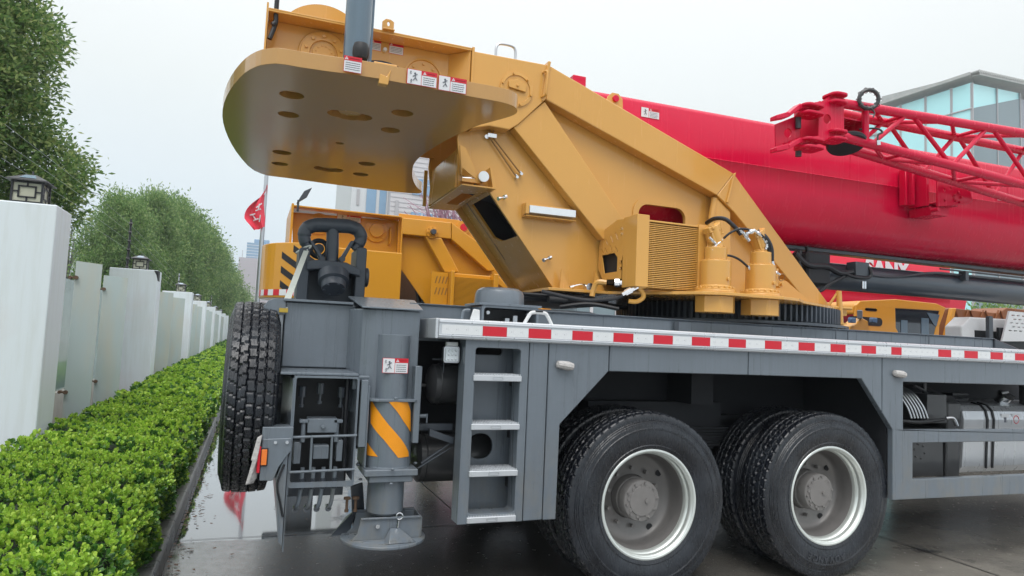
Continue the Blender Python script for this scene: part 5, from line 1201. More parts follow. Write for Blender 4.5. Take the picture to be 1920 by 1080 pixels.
mb.build('side_window', M['black'], cabm)
M['tint'] = plain('tinted_glass', (.015, .02, .028), .06, coat=1)
mb = MB(); mb.prism(win1, yb + .01, yb + .02, 'y'); mb.build('windscreen', M['tint'], cabm)
mb = MB(); a_, b_ = q(1690, 600), q(1702, 628); mb.box(a_[0], b_[0], yb + .002, yb + .008, b_[1], a_[1]); a_, b_ = q(1728, 596), q(1742, 630); mb.box(a_[0], b_[0], yb + .002, yb + .008, b_[1], a_[1]); mb.hexa([(q(1738, 586)[0], yb, q(1738, 586)[1]), (q(1762, 590)[0], yb, q(1762, 590)[1]), (q(1756, 612)[0], yb, q(1756, 612)[1]), (q(1752, 610)[0], yb, q(1752, 610)[1])], [(q(1738, 586)[0], yb + .008, q(1738, 586)[1]), (q(1762, 590)[0], yb + .008, q(1762, 590)[1]), (q(1756, 612)[0], yb + .008, q(1756, 612)[1]), (q(1752, 610)[0], yb + .008, q(1752, 610)[1])])
mb.build('curtain', M['post'], cabm)
q5 = lambda x, y: (W(x, y, yb - .5).x, W(x, y, yb - .5).z)
mb = MB(); mb.prism([q5(1588, 640), q5(1596, 612), q5(1606, 606), q5(1616, 596), q5(1628, 602), q5(1634, 640)], yb - .5, yb - .3, 'y'); mb.prism([q5(1622, 624), q5(1626, 620), q5(1681, 624), q5(1684, 640), q5(1612, 640)], yb - .3, yb - .05, 'y')
mb.m = 1; u_ = q5(1612, 598); mb.cyl((u_[0], yb - .5, u_[1]), (u_[0], yb - .5, u_[1] + .12), .035); mb.m = 2
for px__ in (1594, 1634): u_ = q5(px__, 600); mb.box(u_[0] - .05, u_[0] + .05, yb - .56, yb - .5, u_[1] - .04, u_[1] + .03)
mb.build('slewing_motor', [Y2, G, M['blue']], cb, .01)
mb = MB(); mb.box(7.5, 11, yb, yb + 1.2, .8, 1.7); mb.build('cab_base', DG, cb)
# brown machine body with diagonal ribs
br = thing('brown_machine', 'rusty brown ribbed machine frame standing behind the white engine cover', 'machine frame', (12, 8.3, 0))
M['brown'] = paint('brown_paint', (.26, .095, .03), .5, .35, .25, coat=0)
q = lambda x, y: (W(x, y, 8.0).x, W(x, y, 8.0).z)
mb = MB(); mb.prism([q(1768, 650), q(1776, 579), q(1782, 577), q(1872, 587), q(1888, 577), q(1990, 588), q(1990, 650)], 8.0, 8.6, 'y'); mb.build('body_plate', M['brown'], br, .01)
mb = MB()
for k in range(9):
    a_, b_ = q(1790 + k * 14, 612 if k % 2 else 582), q(1800 + k * 14, 582 if k % 2 else 612); mb.tube([(a_[0], 7.985, a_[1]), (b_[0], 7.985, b_[1])], .014, 6, curve=False)
mb.build('diagonal_rib', M['brown'], br)
mb = MB(); p_ = [q(1763, 635), q(1776, 578), q(1783, 578), q(1770, 636)]; mb.prism(p_, 7.9, 7.98, 'y'); mb.build('front_edge', Y2, br, .01)
mb = MB(); mb.box(10.5, 14, 8.05, 9.0, .0, 2.0); mb.build('under_frame', M['under'], br)

# ================================================================== GROUND, KERB
def ground_mat():
    mt, nt, b = newmat('wet_concrete')
    v = coords(nt); f1 = noise(nt, v, .9, 6, .6); f2 = noise(nt, v, 14, 6, .7); f3 = noise(nt, v, 120, 2, .5)
    base = mix(nt, ramp(nt, f1, [(.35, 0), (.65, 1)]), (.07, .07, .07), (.135, .125, .11))
    base = mix(nt, ramp(nt, f2, [(.4, 0), (.75, 1)]), base, (.05, .048, .046))
    # puddle: wide sheet along the kerb, broken elsewhere
    g = N(nt, 'ShaderNodeNewGeometry'); sx = N(nt, 'ShaderNodeSeparateXYZ'); nt.links.new(g.outputs['Position'], sx.inputs[0])
    mr = N(nt, 'ShaderNodeMapRange'); mr.inputs[1].default_value = 1.25; mr.inputs[2].default_value = .15; nt.links.new(sx.outputs['X'], mr.inputs[0])
    my = N(nt, 'ShaderNodeMapRange'); my.inputs[1].default_value = 5.75; my.inputs[2].default_value = 6.0; nt.links.new(sx.outputs['Y'], my.inputs[0])
    mu = N(nt, 'ShaderNodeMath', operation='MULTIPLY'); nt.links.new(mr.outputs[0], mu.inputs[0]); nt.links.new(my.outputs[0], mu.inputs[1])
    ad = N(nt, 'ShaderNodeMath', operation='ADD'); nt.links.new(mu.outputs[0], ad.inputs[0])
    n2 = noise(nt, v, 1.7, 6, .62); sc = N(nt, 'ShaderNodeMath', operation='MULTIPLY_ADD'); sc.inputs[1].default_value = 1.5; sc.inputs[2].default_value = -.72; nt.links.new(n2, sc.inputs[0]); nt.links.new(sc.outputs[0], ad.inputs[1])
    pud = ramp(nt, ad.outputs[0], [(.18, 0), (.36, 1)])
    dry = N(nt, 'ShaderNodeMapRange'); dry.inputs[1].default_value = 2.6; dry.inputs[2].default_value = 5.0; nt.links.new(sx.outputs['X'], dry.inputs[0])
    f4 = noise(nt, v, 1.1, 7, .7); dm = N(nt, 'ShaderNodeMath', operation='MULTIPLY_ADD'); dm.inputs[1].default_value = 1.6; dm.inputs[2].default_value = -.25; nt.links.new(f4, dm.inputs[0])
    dq = N(nt, 'ShaderNodeMath', operation='MULTIPLY'); dq.use_clamp = True; nt.links.new(dry.outputs[0], dq.inputs[0]); nt.links.new(dm.outputs[0], dq.inputs[1])
    base = mix(nt, dq.outputs[0], base, (.42, .39, .34))
    far = N(nt, 'ShaderNodeMapRange'); far.inputs[1].default_value = 6.2; far.inputs[2].default_value = 8.0; nt.links.new(sx.outputs['Y'], far.inputs[0])
    fq = N(nt, 'ShaderNodeMath', operation='MULTIPLY'); fq.use_clamp = True; nt.links.new(far.outputs[0], fq.inputs[0]); nt.links.new(ramp(nt, f1, [(.3, .3), (.6, 1)]), fq.inputs[1])
    base = mix(nt, fq.outputs[0], base, (.15, .135, .10))
    base = mix(nt, pud, base, (.045, .047, .05))
    nt.links.new(base, b.inputs['Base Color'])
    rr = ramp(nt, f2, [(.35, .12), (.7, .30)])
    rg = mix(nt, pud, rr, (.035, .035, .035)); nt.links.new(rg, b.inputs['Roughness'])
    b.inputs['IOR'].default_value = 1.5; nt.links.new(ramp(nt, pud, [(0, .5), (1, 1.0)]), b.inputs['Coat Weight']); b.inputs['Coat IOR'].default_value = 2.0; nt.links.new(rg, b.inputs['Coat Roughness'])
    inv = N(nt, 'ShaderNodeMath', operation='MULTIPLY_ADD'); inv.inputs[1].default_value = -.11; inv.inputs[2].default_value = .12; nt.links.new(pud, inv.inputs[0])
    bp = N(nt, 'ShaderNodeBump'); bp.inputs['Distance'].default_value = .006; nt.links.new(inv.outputs[0], bp.inputs['Strength'])
    hh = N(nt, 'ShaderNodeMath', operation='ADD'); nt.links.new(f2, hh.inputs[0]); nt.links.new(f3, hh.inputs[1]); nt.links.new(hh.outputs[0], bp.inputs['Height']); nt.links.new(bp.outputs[0], b.inputs['Normal'])
    return mt
M['ground'] = ground_mat()
mb = MB(); mb.quad((-400, -60, 0), (500, -60, 0), (500, 700, 0), (-400, 700, 0)); tag(mb.build('ground', M['ground']), kind='structure')
M['joint'] = plain('joint_filler', (.012, .012, .013), .3)
rnd = random.Random(5); mb = MB()
def crack(p, q, n, w, j):
    P = [(p[0] + (q[0] - p[0]) * i / n + rnd.uniform(-j, j), p[1] + (q[1] - p[1]) * i / n + rnd.uniform(-j, j)) for i in range(n + 1)]
    d = Vector((q[0] - p[0], q[1] - p[1])).normalized(); nx, ny = -d.y * w, d.x * w
    for a, b in zip(P[:-1], P[1:]): mb.quad((a[0] - nx, a[1] - ny, .004), (b[0] - nx, b[1] - ny, .004), (b[0] + nx, b[1] + ny, .004), (a[0] + nx, a[1] + ny, .004))
crack((-.43, 5.88), (14, 5.95), 90, .005, .006); crack((-.43, 10.9), (14, 10.9), 60, .006, .008); crack((5.45, -1), (5.45, 14), 60, .006, .006); crack((1.9, 5.9), (1.9, 14), 30, .006, .006); crack((5.45, 2.0), (12, 1.9), 40, .006, .01)
tag(mb.build('pavement_joints', M['joint']), kind='structure')
def kerb_mat():
    mt, nt, b = newmat('wet_kerb_stone'); v = coords(nt); f1 = noise(nt, v, 3, 6, .65); f2 = noise(nt, v, 40, 4, .7)
    nt.links.new(mix(nt, ramp(nt, f1, [(.35, 0), (.65, 1)]), (.07, .075, .075), (.24, .24, .23)), b.inputs['Base Color']); nt.links.new(ramp(nt, f1, [(.3, .2), (.7, .55)]), b.inputs['Roughness']); bump(nt, b, f2, .5, .006); return mt
M['kerb'] = kerb_mat()
mb = MB(); y = -2.0
while y < 90:
    mb.prism([(-.54 - .06, 0), (-.438, 0), (-.442, .115), (-.456, .13), (-.60, .132)], y + .004, y + .996, 'y'); y += 1.0
# prism axis y uses (x,z)
tag(mb.build('kerb', M['kerb'], None, .006, 2), kind='structure')
mb = MB(); mb.box(-2.3, -.601, -2, 90, 0, .12); M['soil'] = plain('damp_soil', (.03, .025, .018), .8, var=.4, bmp=.6); tag(mb.build('planting_bed', M['soil']), kind='structure')
M['lawn'] = plain('damp_lawn', (.06, .10, .03), .8, var=.5, scale=12, bmp=.8); mb = MB(); mb.quad((-60, -20, .01), (-2.65, -20, .01), (-2.65, 160, .01), (-60, 160, .01)); tag(mb.build('lawn', M['lawn']), kind='structure')
# fallen leaves and grit along the kerb
M['litter'] = plain('dead_leaf', (.09, .045, .02), .5, var=.6, scale=30)
mb = MB(); rnd = random.Random(11)
for i in range(620):
    yy = 3 + 14 * rnd.random() ** 1.4; dx = abs(rnd.gauss(0, .07)) if rnd.random() < .86 else rnd.uniform(.1, 1.0); x = -.43 + dx; s = rnd.uniform(.006, .022) * (1 if dx < .2 else .9); a = rnd.uniform(0, 6.28)
    P = [(x + s * math.cos(a + t) * k, yy + s * math.sin(a + t) * k, .006 + rnd.uniform(0, .008)) for t, k in ((0, 1.3), (1.3, .6), (3.14, 1.2), (4.9, .6))]; mb.quad(*P)
tag(mb.build('fallen_leaves', M['litter']), 'small brown dead leaves and grit lying in the gutter along the kerb', 'leaves', kind='stuff')

# ================================================================== HEDGE
def leafmat(name, c0, c1, c2_, rough=.35, trans=.25):
    mt, nt, b = newmat(name); g = N(nt, 'ShaderNodeNewGeometry')
    r = N(nt, 'ShaderNodeValToRGB'); nt.links.new(g.outputs['Random Per Island'], r.inputs['Fac']); e = r.color_ramp.elements
    e[0].color = (*c0, 1); e[1].color = (*c2_, 1); m_ = e.new(.55); m_.color = (*c1, 1)
    f = noise(nt, coords(nt), 1.3, 3); cc = mix(nt, ramp(nt, f, [(.3, 0), (.7, 1)]), r.outputs['Color'], tuple(c * .55 for c in c1)); 
    cc = mix(nt, .6, cc, r.outputs['Color'])
    nt.links.new(cc, b.inputs['Base Color']); b.inputs['Roughness'].default_value = rough
    tr = N(nt, 'ShaderNodeBsdfTranslucent'); nt.links.new(cc, tr.inputs['Color']); ms = N(nt, 'ShaderNodeMixShader'); ms.inputs[0].default_value = trans
    nt.links.new(b.outputs[0], ms.inputs[1]); nt.links.new(tr.outputs[0], ms.inputs[2]); nt.links.new(ms.outputs[0], nt.nodes['Material Output'].inputs['Surface']); return mt
M['leaf_new'] = leafmat('hedge_leaf_young', (.20, .38, .04), (.36, .59, .06), (.56, .72, .12))
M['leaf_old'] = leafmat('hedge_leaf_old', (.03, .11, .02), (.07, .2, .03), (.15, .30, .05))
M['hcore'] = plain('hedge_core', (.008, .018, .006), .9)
def rosette(V, Fc, MI, c, up, n, L, wd, mi, rnd, splay=.9):
    """n spoon leaves around a shoot tip"""
    d = up.normalized(); u = d.orthogonal().normalized(); w = d.cross(u); a0 = rnd.random() * 6.28
    for k in range(n):
        a = a0 + 2.4 * k; sp = splay * (.35 + .65 * (k + 1) / n) * rnd.uniform(.8, 1.15)
        e = u * math.cos(a) + w * math.sin(a); t = (d * math.cos(sp) + e * math.sin(sp)); s_ = e.cross(d).normalized()
        l = L * rnd.uniform(.75, 1.15); q = t * l; cup = (d * math.sin(sp) - e * math.cos(sp)) * (-.0 * l)
        b0 = c - d * .004 * k; o = len(V)
        mid = b0 + q * .55; nrm = d * .12 * l
        V += [tuple(b0), tuple(mid + s_ * wd - nrm * .0), tuple(b0 + q * .86 + s_ * wd * .72 + nrm), tuple(b0 + q), tuple(b0 + q * .86 - s_ * wd * .72 + nrm), tuple(mid - s_ * wd), tuple(mid - nrm)]
        Fc += [(o, o + 1, o + 6), (o + 6, o + 1, o + 2, o + 3), (o, o + 6, o + 5), (o + 6, o + 3, o + 4, o + 5)]; MI += [mi] * 4
from mathutils import noise as mnoise
rnd = random.Random(21); V = []; Fc = []; MI = []
HX0, HX1, HZ = -1.88, -.54, .52
def htop(x, y): return HZ + .035 * math.sin(x * 5.3 + y * 2.1) * math.sin(y * 1.7 + x) + .018 * math.sin(y * 9 + x * 7)
def put(x, y, z, nrm, size, n):
    hole = mnoise.noise(Vector((x * 5.5, y * 5.5, z * 3))) + .5 * mnoise.noise(Vector((x * 14, y * 14, 1)))
    if hole > .46 and rnd.random() < .35: return
    young = rnd.random() < (.72 if hole < .2 else .35)
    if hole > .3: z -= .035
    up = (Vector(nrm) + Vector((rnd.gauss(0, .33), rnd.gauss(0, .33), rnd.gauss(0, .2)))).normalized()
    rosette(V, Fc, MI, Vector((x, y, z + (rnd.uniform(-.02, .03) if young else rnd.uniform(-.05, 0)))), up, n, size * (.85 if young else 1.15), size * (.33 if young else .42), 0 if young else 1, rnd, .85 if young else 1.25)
y = 1.7
bands = [(1.7, 4.0, 1150, .028, 7), (4.0, 7.0, 980, .030, 7), (7.0, 12.0, 420, .046, 6), (12, 22, 120, .085, 6), (22, 45, 36, .14, 6), (45, 80, 9, .25, 5)]
for ya, yb_, dens, size, n in bands:
    for i in range(int((HX1 - HX0) * (yb_ - ya) * dens)):
        x, yy = rnd.uniform(HX0, HX1), rnd.uniform(ya, yb_); edge = max(0, (x - (HX1 - .12)) / .12); put(x, yy, htop(x, yy) - .06 * edge ** 2, (edge * .8, 0, 1), size, n)
    for i in range(int(.46 * (yb_ - ya) * dens * .8)):
        yy = rnd.uniform(ya, yb_); z = rnd.uniform(.10, .48); put(HX1 + .0 + .03 * math.sin(yy * 6 + z * 9) + rnd.uniform(-.03, .03), yy, z, (1, 0, .5), size, n)
me = bpy.data.meshes.new('hedge'); me.from_pydata(V, [], Fc)
for m_ in (M['leaf_new'], M['leaf_old'], M['hcore']): me.materials.append(m_)
me.polygons.foreach_set('material_index', MI); hedge = bpy.data.objects.new('hedge', me); COL.objects.link(hedge)
tag(hedge, 'low clipped bright green hedge with rounded leaves between the wall and the kerb', 'hedge', kind='stuff')
mb = MB(); mb.box(HX0, HX1 - .05, 0, 80, .1, HZ - .06); core = mb.build('hedge_core_box', M['hcore']); core.parent = hedge  # one solid near-black box filling the hedge below the leaf tops
me.update()
# ================================================================== WALL
def wallpaint():
    mt, nt, b = newmat('weathered_white_wall'); v = coords(nt, (9, 9, .7)); f = noise(nt, v, 1.2, 6, .65); f2 = noise(nt, coords(nt), 1.2, 5, .6)
    c = mix(nt, ramp(nt, f, [(.45, 0), (.8, .8)]), (.74, .80, .85), (.62, .66, .66)); c = mix(nt, ramp(nt, f2, [(.5, 0), (.8, .35)]), c, (.66, .58, .56))
    nt.links.new(c, b.inputs['Base Color']); b.inputs['Roughness'].default_value = .38; bump(nt, b, f2, .15, .02); return mt
M['wall'] = wallpaint()
def frost():
    mt, nt, b = newmat('frosted_glass'); v = coords(nt, (3, 3, .5)); f = noise(nt, v, 1.5, 5, .6)
    nt.links.new(mix(nt, ramp(nt, f, [(.4, 0), (.75, 1)]), (.56, .66, .66), (.64, .64, .55)), b.inputs['Base Color']); b.inputs['Roughness'].default_value = .25; b.inputs['Transmission Weight'].default_value = .25; b.inputs['Coat Weight'].default_value = .4; return mt
M['frost'] = frost(); M['teal'] = plain('greenish_glass', (.30, .42, .40), .15, var=.2, scale=3, coat=.5)
M['lampblack'] = plain('lamp_black', (.015, .016, .02), .35); M['lamppane'] = plain('milky_pane', (.46, .46, .36), .3, var=.06)
M['solar'] = plain('solar_cell', (.25, .33, .42), .1, coat=1); M['slate'] = plain('lamp_roof', (.07, .07, .075), .4, var=.4, scale=60)
XW = -1.9
pil = [(8.02, .60, .95), (16.1, .6, .9), (25.1, .6, .9), (32.7, .6, .9), (40.8, .6, .9), (49, .6, .9), (57, .6, .9), (65, .6, .9)]
names = ['nearest the camera, cut by the left edge', 'second from the camera, chipped at its top corner', 'third from the camera along the hedge', 'fourth from the camera along the hedge', 'fifth from the camera along the hedge', 'sixth from the camera along the hedge', 'seventh from the camera along the hedge', 'farthest along the hedge']
for i, (py, d, w_) in enumerate(pil):
    pt = thing('wall_pillar', 'white rectangular wall pillar, ' + names[i], 'wall pillar', (XW - w_ / 2, py, 0), 'white pillars along the hedge')
    zt = 2.78 if i != 0 else 2.785
    mb = MB(); mb.box(XW - w_, XW, py, py + d, .0, zt); mb.build('pillar_shaft', M['wall'], pt, .012, 2)
    if i == 1:
        mb = MB(); mb.hexa([(XW - .08, py - .002, zt - .01), (XW + .002, py - .002, zt - .01), (XW + .002, py - .002, zt - .22), (XW - .03, py - .002, zt - .1)], [(XW - .08, py + .3, zt - .01), (XW + .002, py + .3, zt - .01), (XW + .002, py + .3, zt - .22), (XW - .03, py + .3, zt - .1)]); mb.build('chipped_corner', M['under'], pt)
# lamps
def lamp(x, y, z, s, lab):
    t = thing('wall_lamp', lab, 'lamp', (x, y, z), 'square lamps on the wall pillars')
    h = .27 * s; w_ = .155 * s
    mb = MB()
    for sx in (-1, 1):
        for sy in (-1, 1): mb.box(x + sx * w_ - .012 * s, x + sx * w_ + .012 * s, y + sy * w_ - .012 * s, y + sy * w_ + .012 * s, z + .02 * s, z + h)
    mb.box(x - w_ * 1.05, x + w_ * 1.05, y - w_ * 1.05, y + w_ * 1.05, z + .0, z + .03 * s); mb.box(x - w_, x + w_, y - w_, y + w_, z + h - .02 * s, z + h)
    g = .009 * s
    for ax in (0, 1):
        for sg in (-1, 1):
            def bb(a0, a1, z0, z1):
                yy = sg * w_; lo, hi = sorted((yy, yy + sg * .006))
                if ax == 0: mb.box(x + a0, x + a1, y + lo, y + hi, z0, z1)
                else: mb.box(x + lo, x + hi, y + a0, y + a1, z0, z1)
            zc = z + h * .53; q = w_ * .56; r_ = h * .24
            bb(-q, q, zc + r_ - g, zc + r_ + g); bb(-q, q, zc - r_ - g, zc - r_ + g); bb(-q - g, -q + g, zc - r_ - g, zc + r_ + g); bb(q - g, q + g, zc - r_ - g, zc + r_ + g)
            bb(-w_, -q, zc - g, zc + g); bb(q, w_, zc - g, zc + g); bb(-g, g, zc + r_, z + h); bb(-g, g, z, zc - r_)
    mb.build('lamp_frame', M['lampblack'], t)
    mb = MB(); k = w_ - .006; mb.box(x - k, x + k, y - k, y + k, z + .03 * s, z + h - .021 * s); mb.build('lamp_pane', M['lamppane'], t)
    mb = MB(); e = w_ * 1.38; zr = z + h; ap = zr + .10 * s; k = w_ * .35
    B_ = [(x - e, y - e, zr), (x + e, y - e, zr), (x + e, y + e, zr), (x - e, y + e, zr)]; T_ = [(x - k, y - k, ap), (x + k, y - k, ap), (x + k, y + k, ap), (x - k, y + k, ap)]; B2 = [(a, b, c + .014 * s) for a, b, c in B_]
    mb.hexa(B_, B2); mb.hexa([(a, b, c + .0005) for a, b, c in B2], T_); mb.cyl((x, y, ap), (x, y, ap + .05 * s), .01 * s)
    rf = mb.build('lamp_roof', M['slate'], t)
    mb = MB()
    for t0, t1 in (((-.45, .25), (.45, .8)),):
        def rp(u, v_): return (x + u * (e * (1 - v_) + k * v_), y - (e * (1 - v_) + k * v_) - .004, zr + .014 * s + (.10 * s - .014 * s) * v_ + .004)
        mb.quad(rp(-.5, .2), rp(.5, .2), rp(.6, .8), rp(-.6, .8))
    mb.build('solar_cell', M['solar'], rf)
for i, (py, d, w_) in enumerate(pil[:7]):
    L_ = ['large black framed lamp with milky panes on the nearest pillar at the left edge', 'black framed lamp on the pillar with the chipped top corner', 'small lamp on the third pillar along the hedge', 'small lamp on the fourth pillar along the hedge', 'tiny lamp on the fifth pillar along the hedge', 'tiny lamp on the sixth pillar along the hedge', 'tiny lamp on the seventh pillar, last of the row'][i]
    if i == 0: lamp(W(57, 375, 8.25).x, 8.25, 2.786, .84, L_)
    else: lamp(XW - w_ * .42, py + .3, 2.781, .84, L_)
# frosted glass louvres between the pillars
lab = {(0, 0): 'tall stained frosted glass panel right behind the nearest pillar', (0, 1): 'frosted glass panel between the stained panel and the second pillar'}
k = 0
for i in range(6):
    y0_ = pil[i][0] + pil[i][1]; y1_ = pil[i + 1][0]
    n = 2
    for j in range(n):
        if i == 0: xa_, xb_, yy, zt = ((-2.19, -1.90, 10.4, 2.42), (-2.22, -1.89, 12.4, 2.38))[j]
        else: yy = y0_ + (y1_ - y0_) * (.35 + .4 * j); xa_, xb_, zt = -2.3, -1.93, 2.5
        mb = MB(); mb.hexa([(xa_, yy - .03, .1), (xb_, yy + .03, .1), (xb_, yy + .045, .1), (xa_, yy - .015, .1)], [(xa_, yy - .03, zt), (xb_, yy + .03, zt - .02), (xb_, yy + .045, zt - .02), (xa_, yy - .015, zt)])
        t = thing('glass_screen', lab.get((i, j)) or 'frosted glass sheet, %s one between %s pillars' % (('nearer', 'farther')[j], ('', 'second and third', 'third and fourth', 'fourth and fifth', 'fifth and sixth', 'sixth and seventh')[i]), 'glass screen', ((xa_ + xb_) / 2, yy, 0), 'frosted glass panels of the wall')
        mb.build('glass_sheet', M['frost'], t)
        mb = MB()
        for z in (.72, zt - .22): mb.cyl((xa_ + .02, yy - .03, z), (xa_ + .02, yy - .08, z), .026, seg=10); mb.cyl((xa_ - .05, yy - .01, z), (xa_ + .02, yy - .05, z), .012, seg=8); mb.cyl((xa_ - .05, yy - .05, z), (xa_ - .05, yy + .03, z), .022, seg=8)
        mb.build('glass_clamp', M['rust'], t)
mb = MB(); mb.box(-2.62, -2.50, 8.7, 70, 0, .62); M['lowwall'] = plain('low_wall', (.5, .48, .44), .6, var=.3, scale=6); lw = mb.build('low_wall', M['lowwall']); tag(lw, 'low stained plinth wall at the foot of the glass panels behind the hedge', 'wall')
mb = MB(); mb.box(-2.60, -2.56, 8.7, 66, .63, 2.25); bg_ = mb.build('glass_barrier', M['teal']); tag(bg_, 'long greenish glass screen standing behind the upright glass panels', 'glass screen')
# electric fence posts with wires
for i, (yy, zt, lb) in enumerate(((17.5, 4.0, 'thin dark fence post with insulators rising behind the second pillar'), (29, 3.65, 'thin pale post rising above the third pillar'), (52, 3.9, 'thin pale post beyond the farthest lamps'))):
    p_ = thing('fence_post', lb, 'fence post', (-2.7, yy, 0)); mb = MB(); mb.cyl((-2.7, yy, 0), (-2.7, yy, zt), .022, seg=8); mb.build('post', M['lampblack'] if i == 0 else M['steel'], p_)
    mb = MB()
    for q_ in range(6): mb.cyl((-2.73, yy, zt - .1 - q_ * .2), (-2.67, yy, zt - .1 - q_ * .2), .035, seg=8)
    mb.build('insulator', M['lampblack'], p_)
mb = MB()
for q_ in range(4): mb.tube([(-2.7, 9, 3.2 + .19 * q_), (-2.7, 17.5, 3.3 + .19 * q_), (-2.7, 29, 2.95 + .19 * q_)], .0022, 4, n=3)
wr = mb.build('fence_wires', M['steel']); tag(wr, 'thin wires strung between the fence posts above the glass panels', 'wires')
# ================================================================== TREES
M['tleaf'] = leafmat('evergreen_leaf', (.08, .17, .05), (.19, .32, .09), (.46, .52, .20), .4, .5)
M['tleaf2'] = leafmat('evergreen_leaf_far', (.10, .21, .07), (.21, .36, .10), (.44, .54, .22), .5, .5)
M['bark'] = plain('bark', (.06, .05, .04), .8, var=.4, scale=20, bmp=.6)
def crown_mesh(name, lobes, nleaf, size, mat, seed, core=0):
    """lobes: (cx,cy,cz,rx,ry,rz); leaves sit in twig clusters near each lobe's shell"""
    r = random.Random(seed); V = []; Fc = []
    tot = sum(l[3] * l[4] for l in lobes)
    for (cx, cy, cz, rx, ry, rz) in lobes:
        n = int(nleaf * rx * ry / tot / 9)
        for i in range(n):
            z = r.uniform(-1, 1); a = r.uniform(0, 6.283); q = math.sqrt(1 - z * z); rad = r.uniform(.55, 1.0) ** .5 * (1 + .10 * math.sin(a * 5 + z * 7))
            d = Vector((q * math.cos(a), q * math.sin(a), z)); c = Vector((cx + d.x * rx * rad, cy + d.y * ry * rad, cz + d.z * rz * rad))
            out_ = (d + Vector((0, 0, .35)) + Vector((r.gauss(0, .4), r.gauss(0, .4), r.gauss(0, .4)))).normalized()
            for k in range(9):
                e = (out_ + Vector((r.gauss(0, .75), r.gauss(0, .75), r.gauss(-.25, .6)))).normalized(); p = c + out_ * size * r.uniform(-1.2, 1.6) + Vector((r.gauss(0, 1), r.gauss(0, 1), r.gauss(0, 1))) * size * .9
                s_ = e.cross(Vector((r.gauss(0, 1), r.gauss(0, 1), r.gauss(0, 1)))).normalized() * size * .19; l = e * size * r.uniform(.7, 1.2); o = len(V)
                V += [tuple(p), tuple(p + l * .5 + s_), tuple(p + l), tuple(p + l * .5 - s_)]; Fc.append((o, o + 1, o + 2, o + 3))
    me = bpy.data.meshes.new(name); me.from_pydata(V, [], Fc); me.materials.append(mat); return me
def trunk(mb, x, y, h, r, lobes, rnd):
    mb.tube([(x, y, 0), (x + .04, y, h * .3), (x - .03, y + .03, h * .6), (x, y, h)], [r, r * .85, r * .65, r * .45], 10)
    for l in lobes[:9]:
        b = h * rnd.uniform(.55, .95); mb.tube([(x, y, b), ((x + l[0]) / 2, (y + l[1]) / 2, (b + l[2]) / 2 - .1), (l[0], l[1], l[2])], [r * .35, r * .22, r * .08], 6, n=4)
def mk_lobes(seed, R_, z0, z1, n):
    r = random.Random(seed); L_ = []; n = 64
    for i in range(n):
        t = (i + .5) / n; z = z0 + (z1 - z0) * t; k = math.sin(PI * min(1, .26 + t * .72)) ** .55; a = i * 2.4 + r.uniform(-.5, .5); d = R_ * k * r.uniform(.62, .84) * (1 if i % 6 else .2)
        rr = R_ * r.uniform(.17, .31) * (.7 + .3 * k); L_.append((d * math.cos(a), d * math.sin(a), z + r.uniform(-.25, .25), rr, rr, rr * .8))
    for k in range(4): L_.append((0, 0, z0 + (z1 - z0) * (.25 + .2 * k), R_ * .5, R_ * .5, R_ * .4))
    return L_
def mk_lobes_old(seed, R_, z0, z1, n):
    r = random.Random(seed); L_ = []
    for i in range(n):
        t = (i + .5) / n; z = z0 + (z1 - z0) * t; k = math.sin(PI * min(1, .18 + t * .78)) ** .6; a = i * 2.4 + r.uniform(-.4, .4); d = R_ * k * .58 * (1 if i % 4 else .1)
        rr = R_ * r.uniform(.40, .56) * (.65 + .4 * k); L_.append((d * math.cos(a), d * math.sin(a), z, rr, rr, rr * .85))
    L_.append((0, 0, z1 - .1, R_ * .35, R_ * .35, R_ * .35)); return L_
# near tree at the upper left
L1 = []
rl = random.Random(8)
for i in range(62):
    z = 2.7 + 6.2 * (i + .5) / 62; k = 1.0 - .72 * max(0, (z - 4.0) / 4.9); a = i * 2.4 + rl.uniform(-.3, .3); d = 1.62 * k * rl.uniform(.8, 1.08) * (1 if i % 5 else .2); rr = rl.uniform(.38, .72) * (.75 + .25 * k)
    L1.append((d * math.cos(a), d * math.sin(a), z, rr, rr, rr * .85))
tx, ty_ = -4.95, 13.2
t = thing('evergreen_tree', 'tall dense evergreen tree at the upper left corner, behind the nearest lamp', 'tree', (tx, ty_, 0))
me = crown_mesh('crown', L1, 115000, .11, M['tleaf'], 9); o = bpy.data.objects.new('crown', me); COL.objects.link(o); o.parent = t
mb = MB(); trunk(mb, 0, 0, 5.5, .17, L1, random.Random(2)); ORG[t.name] = Vector((0, 0, 0)); mb.build('trunk', M['bark'], t)
# extra high bough
# row of trees along the wall
specs = [(235, 352, 37, 'large round-headed tree, first of the row behind the second pillar'), (285, 348, 43, 'round-headed tree, second of the row behind the wall'), (322, 356, 50, 'round-headed tree, third of the row behind the wall'), (345, 368, 58, 'round-headed tree, fourth of the row behind the wall'), (366, 402, 67, 'round-headed tree, fifth of the row behind the wall'), (388, 440, 78, 'round-headed tree, sixth of the row behind the wall'), (408, 482, 92, 'round-headed tree, seventh of the row behind the wall'), (428, 528, 110, 'farthest round-headed tree of the row, beside the tall tower')]
L2 = mk_lobes(31, 2.3, 2.6, 6.0, 20); L3 = mk_lobes(37, 2.3, 2.6, 6.0, 20)
ma = crown_mesh('crown', L2, 42000, .15, M['tleaf2'], 5); mb_ = crown_mesh('crown', L3, 30000, .19, M['tleaf2'], 6)
tm = MB(); trunk(tm, 0, 0, 5, .16, L2, random.Random(3))
tmo = None
